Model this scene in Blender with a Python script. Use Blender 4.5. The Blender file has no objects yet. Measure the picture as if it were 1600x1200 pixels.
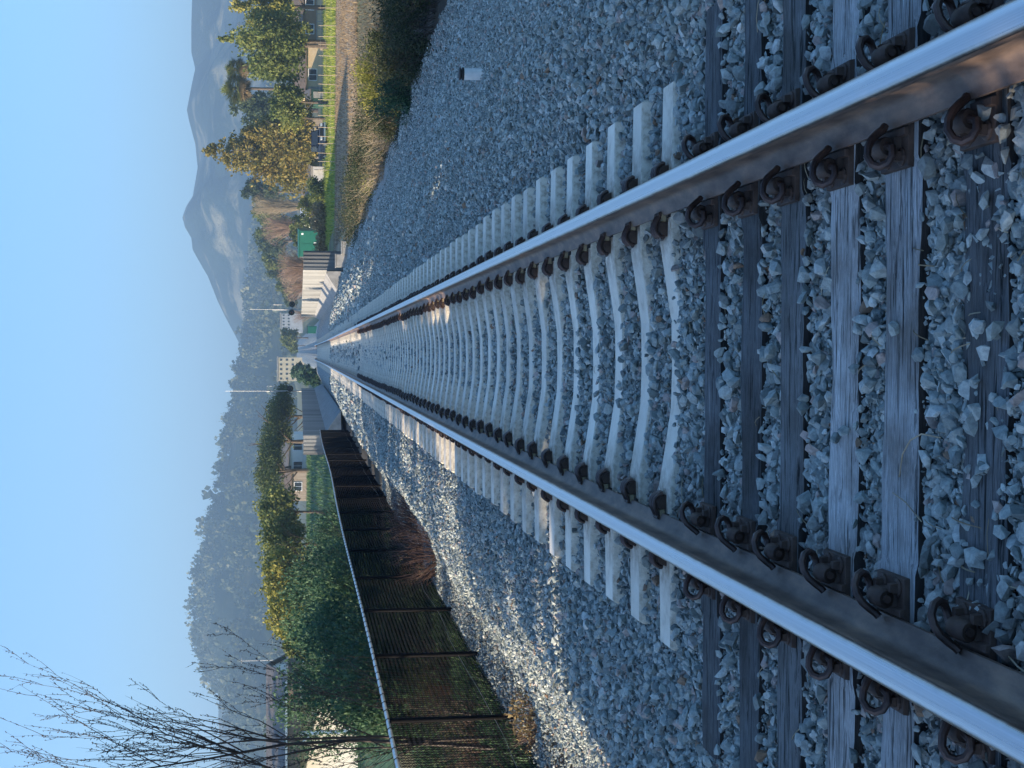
import bpy, bmesh, math, random
import numpy as np
from mathutils import Vector, Matrix
R = math.radians
rng = np.random.default_rng(7)
random.seed(7)
scene = bpy.context.scene
COL = scene.collection

# ------------------------------------------------------------------ camera
F = 2262.0
PITCH = math.atan(328.0 / F)
YAW = math.atan(50.0 * math.cos(PITCH) / F)
CAM = Vector((0.053, 0.0, 1.65))
_ca, _sa, _cp, _sp = math.cos(YAW), math.sin(YAW), math.cos(PITCH), math.sin(PITCH)
FWD = Vector((-_sa * _cp, _ca * _cp, -_sp))
RGT = Vector((_ca, _sa, 0))
DWN = Vector((_sa * _sp, -_ca * _sp, -_cp))
cam_d = bpy.data.cameras.new('camera')
cam = bpy.data.objects.new('camera', cam_d)
COL.objects.link(cam)
m = Matrix.Identity(4)
for i in range(3):
    m[i][0], m[i][1], m[i][2], m[i][3] = DWN[i], RGT[i], -FWD[i], CAM[i]
cam.matrix_world = m
cam_d.sensor_width = 36
cam_d.lens = F / 1600 * 36
cam_d.clip_start = 0.1
cam_d.clip_end = 20000
scene.camera = cam

def at(x, y, Y):
    """the point of the place seen at photo pixel (x, y) if it stands Y metres up the track"""
    d = FWD + RGT * ((600 - y) / F) + DWN * ((x - 800) / F)
    return CAM + d * (Y / d.y)

def onz(x, y, z):
    d = FWD + RGT * ((600 - y) / F) + DWN * ((x - 800) / F)
    return CAM + d * ((z - CAM.z) / d.z)

# ------------------------------------------------------------------ materials
def new_mat(name):
    mt = bpy.data.materials.new(name)
    mt.use_nodes = True
    nt = mt.node_tree
    nt.nodes.clear()
    out = nt.nodes.new('ShaderNodeOutputMaterial')
    return mt, nt, out

def N(nt, typ, **kw):
    n = nt.nodes.new(typ)
    for k, v in kw.items():
        if k.startswith('_'):
            setattr(n, k[1:], v)
        else:
            n.inputs[k].default_value = v
    return n

def ramp(nt, stops, interp='LINEAR'):
    n = nt.nodes.new('ShaderNodeValToRGB')
    n.color_ramp.interpolation = interp
    el = n.color_ramp.elements
    while len(el) < len(stops):
        el.new(0.5)
    for e, (p, c) in zip(el, stops):
        e.position = p
        e.color = (c[0], c[1], c[2], 1)
    return n

def mat_noise(name, stops, scale=4.0, stretch=(1, 1, 1), detail=6, rough=.75, bump=.3, bumpscale=None, metallic=0, dist=.01,
              coord='Object', distort=0.0, spec=.3):
    mt, nt, out = new_mat(name)
    tc = N(nt, 'ShaderNodeTexCoord')
    mp = N(nt, 'ShaderNodeMapping')
    mp.inputs['Scale'].default_value = stretch
    nt.links.new(tc.outputs[coord], mp.inputs['Vector'])
    no = N(nt, 'ShaderNodeTexNoise', Scale=scale, Detail=detail, Roughness=.6, Distortion=distort)
    nt.links.new(mp.outputs[0], no.inputs['Vector'])
    rp = ramp(nt, stops)
    nt.links.new(no.outputs['Fac'], rp.inputs[0])
    b = N(nt, 'ShaderNodeBsdfPrincipled', Roughness=rough, Metallic=metallic)
    b.inputs['Specular IOR Level'].default_value = spec
    nt.links.new(rp.outputs[0], b.inputs['Base Color'])
    if bump:
        n2 = N(nt, 'ShaderNodeTexNoise', Scale=bumpscale or scale * 3, Detail=8, Roughness=.65)
        nt.links.new(mp.outputs[0], n2.inputs['Vector'])
        bp = N(nt, 'ShaderNodeBump', Strength=bump, Distance=dist)
        nt.links.new(n2.outputs['Fac'], bp.inputs['Height'])
        nt.links.new(bp.outputs[0], b.inputs['Normal'])
    nt.links.new(b.outputs[0], out.inputs[0])
    return mt

def mat_plain(name, col, rough=.6, metallic=0, var=.12, scale=6, bump=.15):
    lo = [c * (1 - var) for c in col]
    hi = [min(1, c * (1 + var)) for c in col]
    return mat_noise(name, [(.3, lo), (.7, hi)], scale, rough=rough, metallic=metallic, bump=bump)

def mat_leaf(name, stops, trans=.35, rough=.6):
    mt, nt, out = new_mat(name)
    a = N(nt, 'ShaderNodeAttribute', _attribute_name='tint')
    rp = ramp(nt, stops)
    nt.links.new(a.outputs['Fac'], rp.inputs[0])
    d = N(nt, 'ShaderNodeBsdfPrincipled', Roughness=rough)
    d.inputs['Specular IOR Level'].default_value = .25
    t = N(nt, 'ShaderNodeBsdfTranslucent')
    mx = N(nt, 'ShaderNodeMixShader', Fac=trans)
    nt.links.new(rp.outputs[0], d.inputs['Base Color'])
    nt.links.new(rp.outputs[0], t.inputs['Color'])
    nt.links.new(d.outputs[0], mx.inputs[1])
    nt.links.new(t.outputs[0], mx.inputs[2])
    nt.links.new(mx.outputs[0], out.inputs[0])
    return mt

def mat_stone(name):
    mt, nt, out = new_mat(name)
    a = N(nt, 'ShaderNodeAttribute', _attribute_name='tint')
    rp = ramp(nt, [(0, (.11, .127, .124)), (.28, (.23, .265, .255)), (.58, (.36, .40, .38)), (.82, (.50, .53, .505)), (.88, (.37, .31, .28)),
                   (.93, (.25, .165, .11)), (.96, (.44, .46, .43)), (1, (.62, .61, .56))])
    nt.links.new(a.outputs['Fac'], rp.inputs[0])
    tc = N(nt, 'ShaderNodeTexCoord')
    no = N(nt, 'ShaderNodeTexNoise', Scale=55, Detail=8, Roughness=.7)
    nt.links.new(tc.outputs['Object'], no.inputs['Vector'])
    r2 = ramp(nt, [(.3, (.55, .55, .57)), (.7, (1.25, 1.24, 1.2))])
    nt.links.new(no.outputs['Fac'], r2.inputs[0])
    mx = N(nt, 'ShaderNodeMix', _data_type='RGBA', _blend_type='MULTIPLY')
    mx.inputs[0].default_value = 1
    nt.links.new(rp.outputs[0], mx.inputs[6])
    nt.links.new(r2.outputs[0], mx.inputs[7])
    gm = N(nt, 'ShaderNodeSeparateXYZ')
    nt.links.new(tc.outputs['Object'], gm.inputs[0])
    ab = N(nt, 'ShaderNodeMath', _operation='ABSOLUTE')
    nt.links.new(gm.outputs[0], ab.inputs[0])
    df = N(nt, 'ShaderNodeMath', _operation='SUBTRACT')
    nt.links.new(ab.outputs[0], df.inputs[0]); df.inputs[1].default_value = .7545
    a2 = N(nt, 'ShaderNodeMath', _operation='ABSOLUTE')
    nt.links.new(df.outputs[0], a2.inputs[0])
    mr = N(nt, 'ShaderNodeMapRange')
    mr.inputs[1].default_value = .10; mr.inputs[2].default_value = .34; mr.inputs[3].default_value = .75; mr.inputs[4].default_value = 0
    nt.links.new(a2.outputs[0], mr.inputs[0])
    n5 = N(nt, 'ShaderNodeTexNoise', Scale=9, Detail=4)
    nt.links.new(tc.outputs['Object'], n5.inputs['Vector'])
    ml = N(nt, 'ShaderNodeMath', _operation='MULTIPLY')
    nt.links.new(mr.outputs[0], ml.inputs[0]); nt.links.new(n5.outputs['Fac'], ml.inputs[1])
    mb = N(nt, 'ShaderNodeMix', _data_type='RGBA')
    mb.inputs[7].default_value = (.17, .115, .08, 1)
    nt.links.new(ml.outputs[0], mb.inputs[0]); nt.links.new(mx.outputs[2], mb.inputs[6])
    b = N(nt, 'ShaderNodeBsdfPrincipled', Roughness=.8)
    b.inputs['Specular IOR Level'].default_value = .3
    nt.links.new(mb.outputs[2], b.inputs['Base Color'])
    n2 = N(nt, 'ShaderNodeTexNoise', Scale=130, Detail=6, Roughness=.7)
    nt.links.new(tc.outputs['Object'], n2.inputs['Vector'])
    bp = N(nt, 'ShaderNodeBump', Strength=.5, Distance=.004)
    nt.links.new(n2.outputs['Fac'], bp.inputs['Height'])
    nt.links.new(bp.outputs[0], b.inputs['Normal'])
    nt.links.new(b.outputs[0], out.inputs[0])
    return mt

def mat_bed(name):
    mt, nt, out = new_mat(name)
    tc = N(nt, 'ShaderNodeTexCoord')
    v = N(nt, 'ShaderNodeTexVoronoi', Scale=20)
    nt.links.new(tc.outputs['Object'], v.inputs['Vector'])
    sx = N(nt, 'ShaderNodeSeparateColor')
    nt.links.new(v.outputs['Color'], sx.inputs[0])
    rp = ramp(nt, [(0, (.12, .135, .13)), (.5, (.26, .285, .27)), (1, (.40, .42, .39))])
    nt.links.new(sx.outputs[0], rp.inputs[0])
    b = N(nt, 'ShaderNodeBsdfPrincipled', Roughness=.85)
    nt.links.new(rp.outputs[0], b.inputs['Base Color'])
    bp = N(nt, 'ShaderNodeBump', Strength=1, Distance=.03)
    bp.invert = True
    nt.links.new(v.outputs['Distance'], bp.inputs['Height'])
    nt.links.new(bp.outputs[0], b.inputs['Normal'])
    nt.links.new(b.outputs[0], out.inputs[0])
    return mt

def mat_wood():
    mt, nt, out = new_mat('weathered_timber')
    tc = N(nt, 'ShaderNodeTexCoord')
    oi = N(nt, 'ShaderNodeObjectInfo')
    mp = N(nt, 'ShaderNodeMapping')
    mp.inputs['Scale'].default_value = (1.6, 34, 34)
    add = N(nt, 'ShaderNodeVectorMath', _operation='ADD')
    sc = N(nt, 'ShaderNodeVectorMath', _operation='SCALE')
    sc.inputs['Scale'].default_value = 40
    nt.links.new(oi.outputs['Random'], sc.inputs[0])
    nt.links.new(tc.outputs['Object'], add.inputs[0])
    nt.links.new(sc.outputs[0], add.inputs[1])
    nt.links.new(add.outputs[0], mp.inputs['Vector'])
    n1 = N(nt, 'ShaderNodeTexNoise', Scale=2.2, Detail=9, Roughness=.7, Distortion=.5)
    nt.links.new(mp.outputs[0], n1.inputs['Vector'])
    rp = ramp(nt, [(.37, (.05, .05, .05)), (.44, (.42, .42, .41)), (.50, (.95, .95, .94)), (.56, (.55, .55, .54)), (.70, (1.35, 1.35, 1.32))])
    nt.links.new(n1.outputs['Fac'], rp.inputs[0])
    n2 = N(nt, 'ShaderNodeTexNoise', Scale=3.2, Detail=4, Roughness=.6)
    nt.links.new(add.outputs[0], n2.inputs['Vector'])
    r2 = ramp(nt, [(.35, (.55, .5, .47)), (.62, (1.1, 1.1, 1.12))])
    nt.links.new(n2.outputs['Fac'], r2.inputs[0])
    m1 = N(nt, 'ShaderNodeMix', _data_type='RGBA', _blend_type='MULTIPLY')
    m1.inputs[0].default_value = 1
    nt.links.new(rp.outputs[0], m1.inputs[6])
    nt.links.new(r2.outputs[0], m1.inputs[7])
    m2 = N(nt, 'ShaderNodeMix', _data_type='RGBA', _blend_type='MULTIPLY')
    m2.inputs[0].default_value = 1
    nt.links.new(m1.outputs[2], m2.inputs[6])
    nt.links.new(oi.outputs['Color'], m2.inputs[7])
    b = N(nt, 'ShaderNodeBsdfPrincipled', Roughness=.85)
    b.inputs['Specular IOR Level'].default_value = .2
    nt.links.new(m2.outputs[2], b.inputs['Base Color'])
    bp = N(nt, 'ShaderNodeBump', Strength=1, Distance=.012)
    nt.links.new(n1.outputs['Fac'], bp.inputs['Height'])
    nt.links.new(bp.outputs[0], b.inputs['Normal'])
    nt.links.new(b.outputs[0], out.inputs[0])
    return mt

def mat_hill(name, forest, grass, scale, thr):
    mt, nt, out = new_mat(name)
    tc = N(nt, 'ShaderNodeTexCoord')
    n1 = N(nt, 'ShaderNodeTexNoise', Scale=scale, Detail=9, Roughness=.65)
    nt.links.new(tc.outputs['Object'], n1.inputs['Vector'])
    rp = ramp(nt, [(thr - .05, forest), (thr + .06, grass)])
    nt.links.new(n1.outputs['Fac'], rp.inputs[0])
    b = N(nt, 'ShaderNodeBsdfPrincipled', Roughness=.95)
    b.inputs['Specular IOR Level'].default_value = .05
    nt.links.new(rp.outputs[0], b.inputs['Base Color'])
    n2 = N(nt, 'ShaderNodeTexNoise', Scale=scale * 14, Detail=5, Roughness=.7)
    nt.links.new(tc.outputs['Object'], n2.inputs['Vector'])
    bp = N(nt, 'ShaderNodeBump', Strength=.9, Distance=8)
    nt.links.new(n2.outputs['Fac'], bp.inputs['Height'])
    nt.links.new(bp.outputs[0], b.inputs['Normal'])
    nt.links.new(b.outputs[0], out.inputs[0])
    return mt

M = {}
M['stone'] = mat_stone('crushed_stone')
M['bed'] = mat_bed('ballast')
M['wood'] = mat_wood()
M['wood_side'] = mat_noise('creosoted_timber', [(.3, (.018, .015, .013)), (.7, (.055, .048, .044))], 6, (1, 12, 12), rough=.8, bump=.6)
def mat_concrete():
    mt, nt, out = new_mat('pale_concrete')
    tc = N(nt, 'ShaderNodeTexCoord'); oi = N(nt, 'ShaderNodeObjectInfo')
    sc = N(nt, 'ShaderNodeVectorMath', _operation='SCALE'); sc.inputs['Scale'].default_value = 60
    nt.links.new(oi.outputs['Random'], sc.inputs[0])
    ad = N(nt, 'ShaderNodeVectorMath', _operation='ADD')
    nt.links.new(tc.outputs['Object'], ad.inputs[0]); nt.links.new(sc.outputs[0], ad.inputs[1])
    n1 = N(nt, 'ShaderNodeTexNoise', Scale=5, Detail=8, Roughness=.7)
    nt.links.new(ad.outputs[0], n1.inputs['Vector'])
    rp = ramp(nt, [(.28, (.46, .40, .31)), (.45, (.70, .635, .52)), (.72, (.82, .765, .65))])
    nt.links.new(n1.outputs['Fac'], rp.inputs[0])
    sx = N(nt, 'ShaderNodeSeparateXYZ'); nt.links.new(tc.outputs['Object'], sx.inputs[0])
    ab = N(nt, 'ShaderNodeMath', _operation='ABSOLUTE'); nt.links.new(sx.outputs[0], ab.inputs[0])
    df = N(nt, 'ShaderNodeMath', _operation='SUBTRACT'); nt.links.new(ab.outputs[0], df.inputs[0]); df.inputs[1].default_value = .7545
    a2 = N(nt, 'ShaderNodeMath', _operation='ABSOLUTE'); nt.links.new(df.outputs[0], a2.inputs[0])
    mr = N(nt, 'ShaderNodeMapRange')
    mr.inputs[1].default_value = .12; mr.inputs[2].default_value = .36; mr.inputs[3].default_value = 1.1; mr.inputs[4].default_value = 0
    nt.links.new(a2.outputs[0], mr.inputs[0])
    n2 = N(nt, 'ShaderNodeTexNoise', Scale=11, Detail=6, Roughness=.7); nt.links.new(ad.outputs[0], n2.inputs['Vector'])
    r2 = ramp(nt, [(.38, (0, 0, 0)), (.62, (1, 1, 1))]); nt.links.new(n2.outputs['Fac'], r2.inputs[0])
    ml = N(nt, 'ShaderNodeMath', _operation='MULTIPLY'); nt.links.new(mr.outputs[0], ml.inputs[0]); nt.links.new(r2.outputs[0], ml.inputs[1])
    mx = N(nt, 'ShaderNodeMix', _data_type='RGBA'); mx.inputs[7].default_value = (.27, .19, .12, 1)
    nt.links.new(ml.outputs[0], mx.inputs[0]); nt.links.new(rp.outputs[0], mx.inputs[6])
    vr = N(nt, 'ShaderNodeMapRange'); vr.inputs[3].default_value = .80; vr.inputs[4].default_value = 1.08
    nt.links.new(oi.outputs['Random'], vr.inputs[0])
    m2 = N(nt, 'ShaderNodeVectorMath', _operation='SCALE'); nt.links.new(mx.outputs[2], m2.inputs[0]); nt.links.new(vr.outputs[0], m2.inputs['Scale'])
    b = N(nt, 'ShaderNodeBsdfPrincipled', Roughness=.85); b.inputs['Specular IOR Level'].default_value = .3
    nt.links.new(m2.outputs[0], b.inputs['Base Color'])
    n3 = N(nt, 'ShaderNodeTexNoise', Scale=70, Detail=6); nt.links.new(ad.outputs[0], n3.inputs['Vector'])
    bp = N(nt, 'ShaderNodeBump', Strength=.4, Distance=.004); nt.links.new(n3.outputs['Fac'], bp.inputs['Height']); nt.links.new(bp.outputs[0], b.inputs['Normal'])
    nt.links.new(b.outputs[0], out.inputs[0])
    return mt
M['concrete'] = mat_concrete()
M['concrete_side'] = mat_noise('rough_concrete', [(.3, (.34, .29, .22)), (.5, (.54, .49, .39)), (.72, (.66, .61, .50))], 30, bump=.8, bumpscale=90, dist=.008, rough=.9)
def mat_railhead():
    mt, nt, out = new_mat('polished_steel')
    tc = N(nt, 'ShaderNodeTexCoord')
    sx = N(nt, 'ShaderNodeSeparateXYZ'); nt.links.new(tc.outputs['Object'], sx.inputs[0])
    ab = N(nt, 'ShaderNodeMath', _operation='ABSOLUTE'); nt.links.new(sx.outputs[0], ab.inputs[0])
    mp = N(nt, 'ShaderNodeMapping'); mp.inputs['Scale'].default_value = (90, .22, 90)
    nt.links.new(tc.outputs['Object'], mp.inputs['Vector'])
    n1 = N(nt, 'ShaderNodeTexNoise', Scale=3, Detail=5, Roughness=.6); nt.links.new(mp.outputs[0], n1.inputs['Vector'])
    n2 = N(nt, 'ShaderNodeTexNoise', Scale=7, Detail=6, Roughness=.7); nt.links.new(tc.outputs['Object'], n2.inputs['Vector'])
    jit = N(nt, 'ShaderNodeMapRange'); jit.inputs[3].default_value = -.006; jit.inputs[4].default_value = .006
    nt.links.new(n2.outputs['Fac'], jit.inputs[0])
    ad = N(nt, 'ShaderNodeMath', _operation='ADD'); nt.links.new(ab.outputs[0], ad.inputs[0]); nt.links.new(jit.outputs[0], ad.inputs[1])
    band = ramp(nt, [(0, (.17, .12, .09)), (.06, (.42, .41, .40)), (.18, (.66, .66, .67)), (.55, (.58, .58, .59)), (.75, (.70, .70, .71)), (.86, (.40, .38, .36)), (1, (.16, .115, .09))])
    mr = N(nt, 'ShaderNodeMapRange'); mr.inputs[1].default_value = .7545 - .037; mr.inputs[2].default_value = .7545 + .037
    nt.links.new(ad.outputs[0], mr.inputs[0]); nt.links.new(mr.outputs[0], band.inputs[0])
    r1 = ramp(nt, [(.3, (.78, .78, .78)), (.7, (1.05, 1.05, 1.05))]); nt.links.new(n1.outputs['Fac'], r1.inputs[0])
    mx = N(nt, 'ShaderNodeMix', _data_type='RGBA', _blend_type='MULTIPLY'); mx.inputs[0].default_value = 1
    nt.links.new(band.outputs[0], mx.inputs[6]); nt.links.new(r1.outputs[0], mx.inputs[7])
    b = N(nt, 'ShaderNodeBsdfPrincipled', Metallic=.95)
    rr = N(nt, 'ShaderNodeMapRange'); rr.inputs[1].default_value = .3; rr.inputs[2].default_value = .7; rr.inputs[3].default_value = .24; rr.inputs[4].default_value = .42
    nt.links.new(n1.outputs['Fac'], rr.inputs[0]); nt.links.new(rr.outputs[0], b.inputs['Roughness'])
    nt.links.new(mx.outputs[2], b.inputs['Base Color'])
    nt.links.new(b.outputs[0], out.inputs[0])
    return mt
M['steel_top'] = mat_railhead()
M['rust'] = mat_noise('brown_rusty_steel', [(.3, (.07, .047, .037)), (.5, (.15, .104, .08)), (.72, (.27, .18, .125))], 13, (1, .35, 1), rough=.55, metallic=.3, bump=.5, bumpscale=70, dist=.003, spec=.5)
M['clip'] = mat_noise('dark_rusty_spring_steel', [(.3, (.03, .02, .018)), (.55, (.075, .046, .038)), (.8, (.15, .09, .065))], 18, rough=.45, metallic=.4, bump=.3, dist=.003, spec=.5)
M['plate'] = mat_noise('rusty_plate', [(.3, (.04, .027, .022)), (.55, (.085, .055, .042)), (.8, (.13, .09, .07))], 14, rough=.65, metallic=.3, bump=.5, dist=.004)
M['pad'] = mat_plain('tan_insulator', (.28, .22, .13))
M['galv'] = mat_noise('galvanised_steel', [(.35, (.5, .5, .5)), (.65, (.7, .7, .7))], 12, rough=.38, metallic=.85, bump=.05)
M['black'] = mat_noise('black_vinyl', [(.3, (.005, .005, .006)), (.7, (.007, .007, .008))], 6, rough=.8, bump=0, spec=.08)
M['pipe'] = mat_plain('white_plastic', (.68, .68, .66), rough=.5, var=.12, scale=9)
M['cap'] = mat_plain('black_rubber', (.03, .028, .028), rough=.6)
M['corr'] = mat_noise('corrugated_metal', [(.38, (.09, .09, .09)), (.5, (.20, .20, .19)), (.62, (.29, .285, .27))], 1.0, (.2, 1.3, .03), rough=.6, metallic=.0, bump=.1)
M['curb'] = mat_noise('grey_concrete', [(.3, (.20, .195, .18)), (.7, (.34, .33, .31))], 2, rough=.9, bump=.3, dist=.01)
M['dirt'] = mat_noise('brown_dirt', [(.3, (.22, .145, .085)), (.55, (.35, .25, .15)), (.75, (.47, .36, .21))], .5, rough=.95, bump=.25, bumpscale=5, dist=.1)
M['field'] = mat_noise('dry_field', [(.3, (.10, .085, .04)), (.5, (.17, .15, .07)), (.7, (.12, .16, .045))], .12, rough=.95, bump=.8, bumpscale=3, dist=.12)
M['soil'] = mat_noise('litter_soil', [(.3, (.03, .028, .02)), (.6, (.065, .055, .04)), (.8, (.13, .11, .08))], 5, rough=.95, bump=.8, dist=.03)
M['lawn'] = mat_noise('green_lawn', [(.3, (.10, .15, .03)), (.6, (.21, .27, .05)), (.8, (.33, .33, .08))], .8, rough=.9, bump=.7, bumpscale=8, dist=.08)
M['bank'] = mat_noise('shade_darkened_grass', [(.3, (.03, .075, .03)), (.6, (.055, .12, .05)), (.8, (.09, .16, .07))], .9, rough=.9, bump=.7, bumpscale=8, dist=.08)  # lawn green made darker and bluer, shade put into the colour
M['bark'] = mat_noise('brown_bark', [(.3, (.05, .038, .028)), (.7, (.14, .11, .085))], 6, (2, 2, .5), rough=.9, bump=.8, dist=.03)
M['twig'] = mat_plain('dark_twig', (.045, .032, .026), var=.35)
M['red_twig'] = mat_plain('red_brown_twig', (.075, .044, .036), var=.4, scale=20)
M['dry_twig'] = mat_plain('pale_dry_twig', (.30, .24, .16), var=.35, scale=20)
M['pink_twig'] = mat_plain('pinkish_bare_twig', (.26, .175, .125), var=.25)
M['palm_skirt'] = mat_leaf('dead_palm_fronds', [(0, (.13, .095, .05)), (1, (.27, .20, .10))], .2)
M['leaf_dark'] = mat_leaf('dark_green_leaves', [(0, (.02, .05, .033)), (.5, (.05, .11, .06)), (1, (.11, .18, .08))])
M['leaf_hedge'] = mat_leaf('hedge_leaves', [(0, (.02, .03, .016)), (.5, (.045, .062, .028)), (.8, (.09, .095, .045)), (1, (.19, .125, .085))])
M['leaf_mid'] = mat_leaf('mid_green_leaves', [(0, (.05, .08, .02)), (.5, (.12, .15, .04)), (1, (.23, .23, .065))])
M['leaf_yellow'] = mat_leaf('yellow_green_leaves', [(0, (.09, .11, .02)), (.5, (.22, .22, .045)), (1, (.38, .33, .08))])
M['leaf_gold'] = mat_leaf('golden_conifer', [(0, (.07, .08, .02)), (.5, (.18, .155, .04)), (1, (.33, .235, .065))])
M['leaf_pine'] = mat_leaf('pine_needles', [(0, (.02, .035, .015)), (.5, (.06, .09, .027)), (1, (.16, .18, .05))])
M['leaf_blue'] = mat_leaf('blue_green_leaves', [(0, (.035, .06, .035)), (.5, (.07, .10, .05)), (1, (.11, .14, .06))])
M['leaf_dry'] = mat_leaf('dry_leaves', [(0, (.16, .11, .05)), (.5, (.26, .19, .09)), (1, (.36, .29, .15))])
M['leaf_brown'] = mat_leaf('dull_brown_weeds', [(0, (.05, .04, .025)), (.6, (.10, .08, .05)), (1, (.18, .14, .08))], .2)
M['leaf_tan'] = mat_leaf('tan_dry_weeds', [(0, (.12, .08, .045)), (.5, (.22, .155, .09)), (1, (.33, .25, .14))], .25)
M['forest'] = mat_leaf('hill_forest', [(0, (.03, .045, .028)), (.5, (.07, .09, .045)), (1, (.19, .185, .09))], .1)
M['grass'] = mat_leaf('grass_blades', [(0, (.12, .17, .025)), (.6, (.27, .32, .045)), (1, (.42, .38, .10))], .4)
M['shaded_bank_grass'] = mat_leaf('shade_darkened_blades', [(0, (.03, .08, .03)), (.6, (.06, .14, .05)), (1, (.13, .19, .08))], .3)  # blades darkened to match the bank, standing in for shade
M['straw'] = mat_leaf('dry_straw', [(0, (.25, .19, .11)), (1, (.5, .43, .3))], .3)
M['hillA'] = mat_hill('wooded_hillside', (.035, .05, .025), (.12, .11, .06), .012, .58)
M['hillB'] = mat_hill('mountain_side', (.02, .036, .03), (.24, .22, .14), .010, .55)
M['green_paint'] = mat_plain('green_painted_metal', (.006, .10, .068), rough=.5)
M['green_dark'] = mat_plain('dark_green_boards', (.02, .06, .04))
M['beige'] = mat_plain('beige_render', (.55, .42, .26), var=.08, scale=2)
M['brown_wall'] = mat_plain('brown_siding', (.22, .14, .08), var=.1, scale=2)
M['taupe'] = mat_noise('taupe_boards', [(.3, (.24, .19, .14)), (.7, (.38, .31, .24))], 3, (3, 3, .2), bump=.2)
M['grey_side'] = mat_plain('grey_siding', (.22, .22, .23))
M['white_wall'] = mat_plain('white_render', (.74, .72, .66), var=.05)
M['cream'] = mat_plain('cream_render', (.76, .66, .44), var=.05)
M['flat_cream'] = mat_plain('weathered_cream_render', (.50, .43, .29), var=.15, scale=.8)
M['flat_grey'] = mat_plain('weathered_grey_render', (.36, .38, .40), var=.15, scale=.8)
M['roof'] = mat_noise('grey_roofing', [(.3, (.09, .085, .08)), (.7, (.17, .16, .15))], 3, bump=.5)
M['roof_brown'] = mat_noise('brown_roofing', [(.3, (.12, .085, .06)), (.7, (.20, .15, .11))], 3, bump=.5)
M['white_paint'] = mat_plain('white_paint', (.8, .8, .8), var=.04)
M['window'] = mat_plain('dark_glass', (.03, .04, .05), rough=.1, var=.1, bump=0)
M['truck'] = mat_plain('dark_blue_paint', (.006, .009, .02), rough=.25, var=.08, bump=0)
M['tyre'] = mat_plain('tyre_rubber', (.015, .015, .015), rough=.8)
M['chrome'] = mat_plain('bright_metal', (.6, .6, .6), rough=.25, metallic=.9, bump=0)
M['lamp_glass'] = mat_plain('headlight_glass', (.7, .7, .68), rough=.15, bump=0)
M['red_glass'] = mat_plain('red_lens', (.3, .012, .01), rough=.2, bump=0)
M['signal_black'] = mat_plain('black_signal_paint', (.015, .015, .016), rough=.5)
M['alu'] = mat_plain('aluminium_mast', (.34, .34, .34), rough=.4, metallic=.3)

# ------------------------------------------------------------------ object helpers
def tag(o, label=None, cat=None, group=None, kind=None):
    if label: o['label'] = label
    if cat: o['category'] = cat
    if group: o['group'] = group
    if kind: o['kind'] = kind
    return o

def empty(name, loc, rz=0.0, label=None, cat=None, group=None):
    o = bpy.data.objects.new(name, None)
    o.empty_display_size = .2
    o.location = loc
    o.rotation_euler = (0, 0, rz)
    COL.objects.link(o)
    return tag(o, label, cat, group)

def link(name, me, mat, parent=None):
    o = bpy.data.objects.new(name, me)
    for mm in (mat if isinstance(mat, (list, tuple)) else [mat]):
        me.materials.append(mm)
    if parent is not None:
        o.parent = parent
    COL.objects.link(o)
    return o

def np_mesh(name, V, Fc, tint=None, smooth=False, mats=None):
    """V (n,3), Fc (m,k) with k corners per face"""
    V = np.asarray(V, dtype=np.float32)
    Fc = np.asarray(Fc, dtype=np.int32)
    me = bpy.data.meshes.new(name)
    me.vertices.add(len(V))
    me.vertices.foreach_set('co', V.ravel())
    k = Fc.shape[1]
    me.loops.add(Fc.size)
    me.loops.foreach_set('vertex_index', Fc.ravel())
    me.polygons.add(len(Fc))
    me.polygons.foreach_set('loop_start', np.arange(0, Fc.size, k, dtype=np.int32))
    me.polygons.foreach_set('use_smooth', np.full(len(Fc), smooth))
    if mats is not None:
        me.polygons.foreach_set('material_index', np.asarray(mats, dtype=np.int32))
    me.update(calc_edges=True)
    if tint is not None:
        at_ = me.attributes.new('tint', 'FLOAT', 'POINT')
        at_.data.foreach_set('value', np.asarray(tint, dtype=np.float32))
    return me

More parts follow.
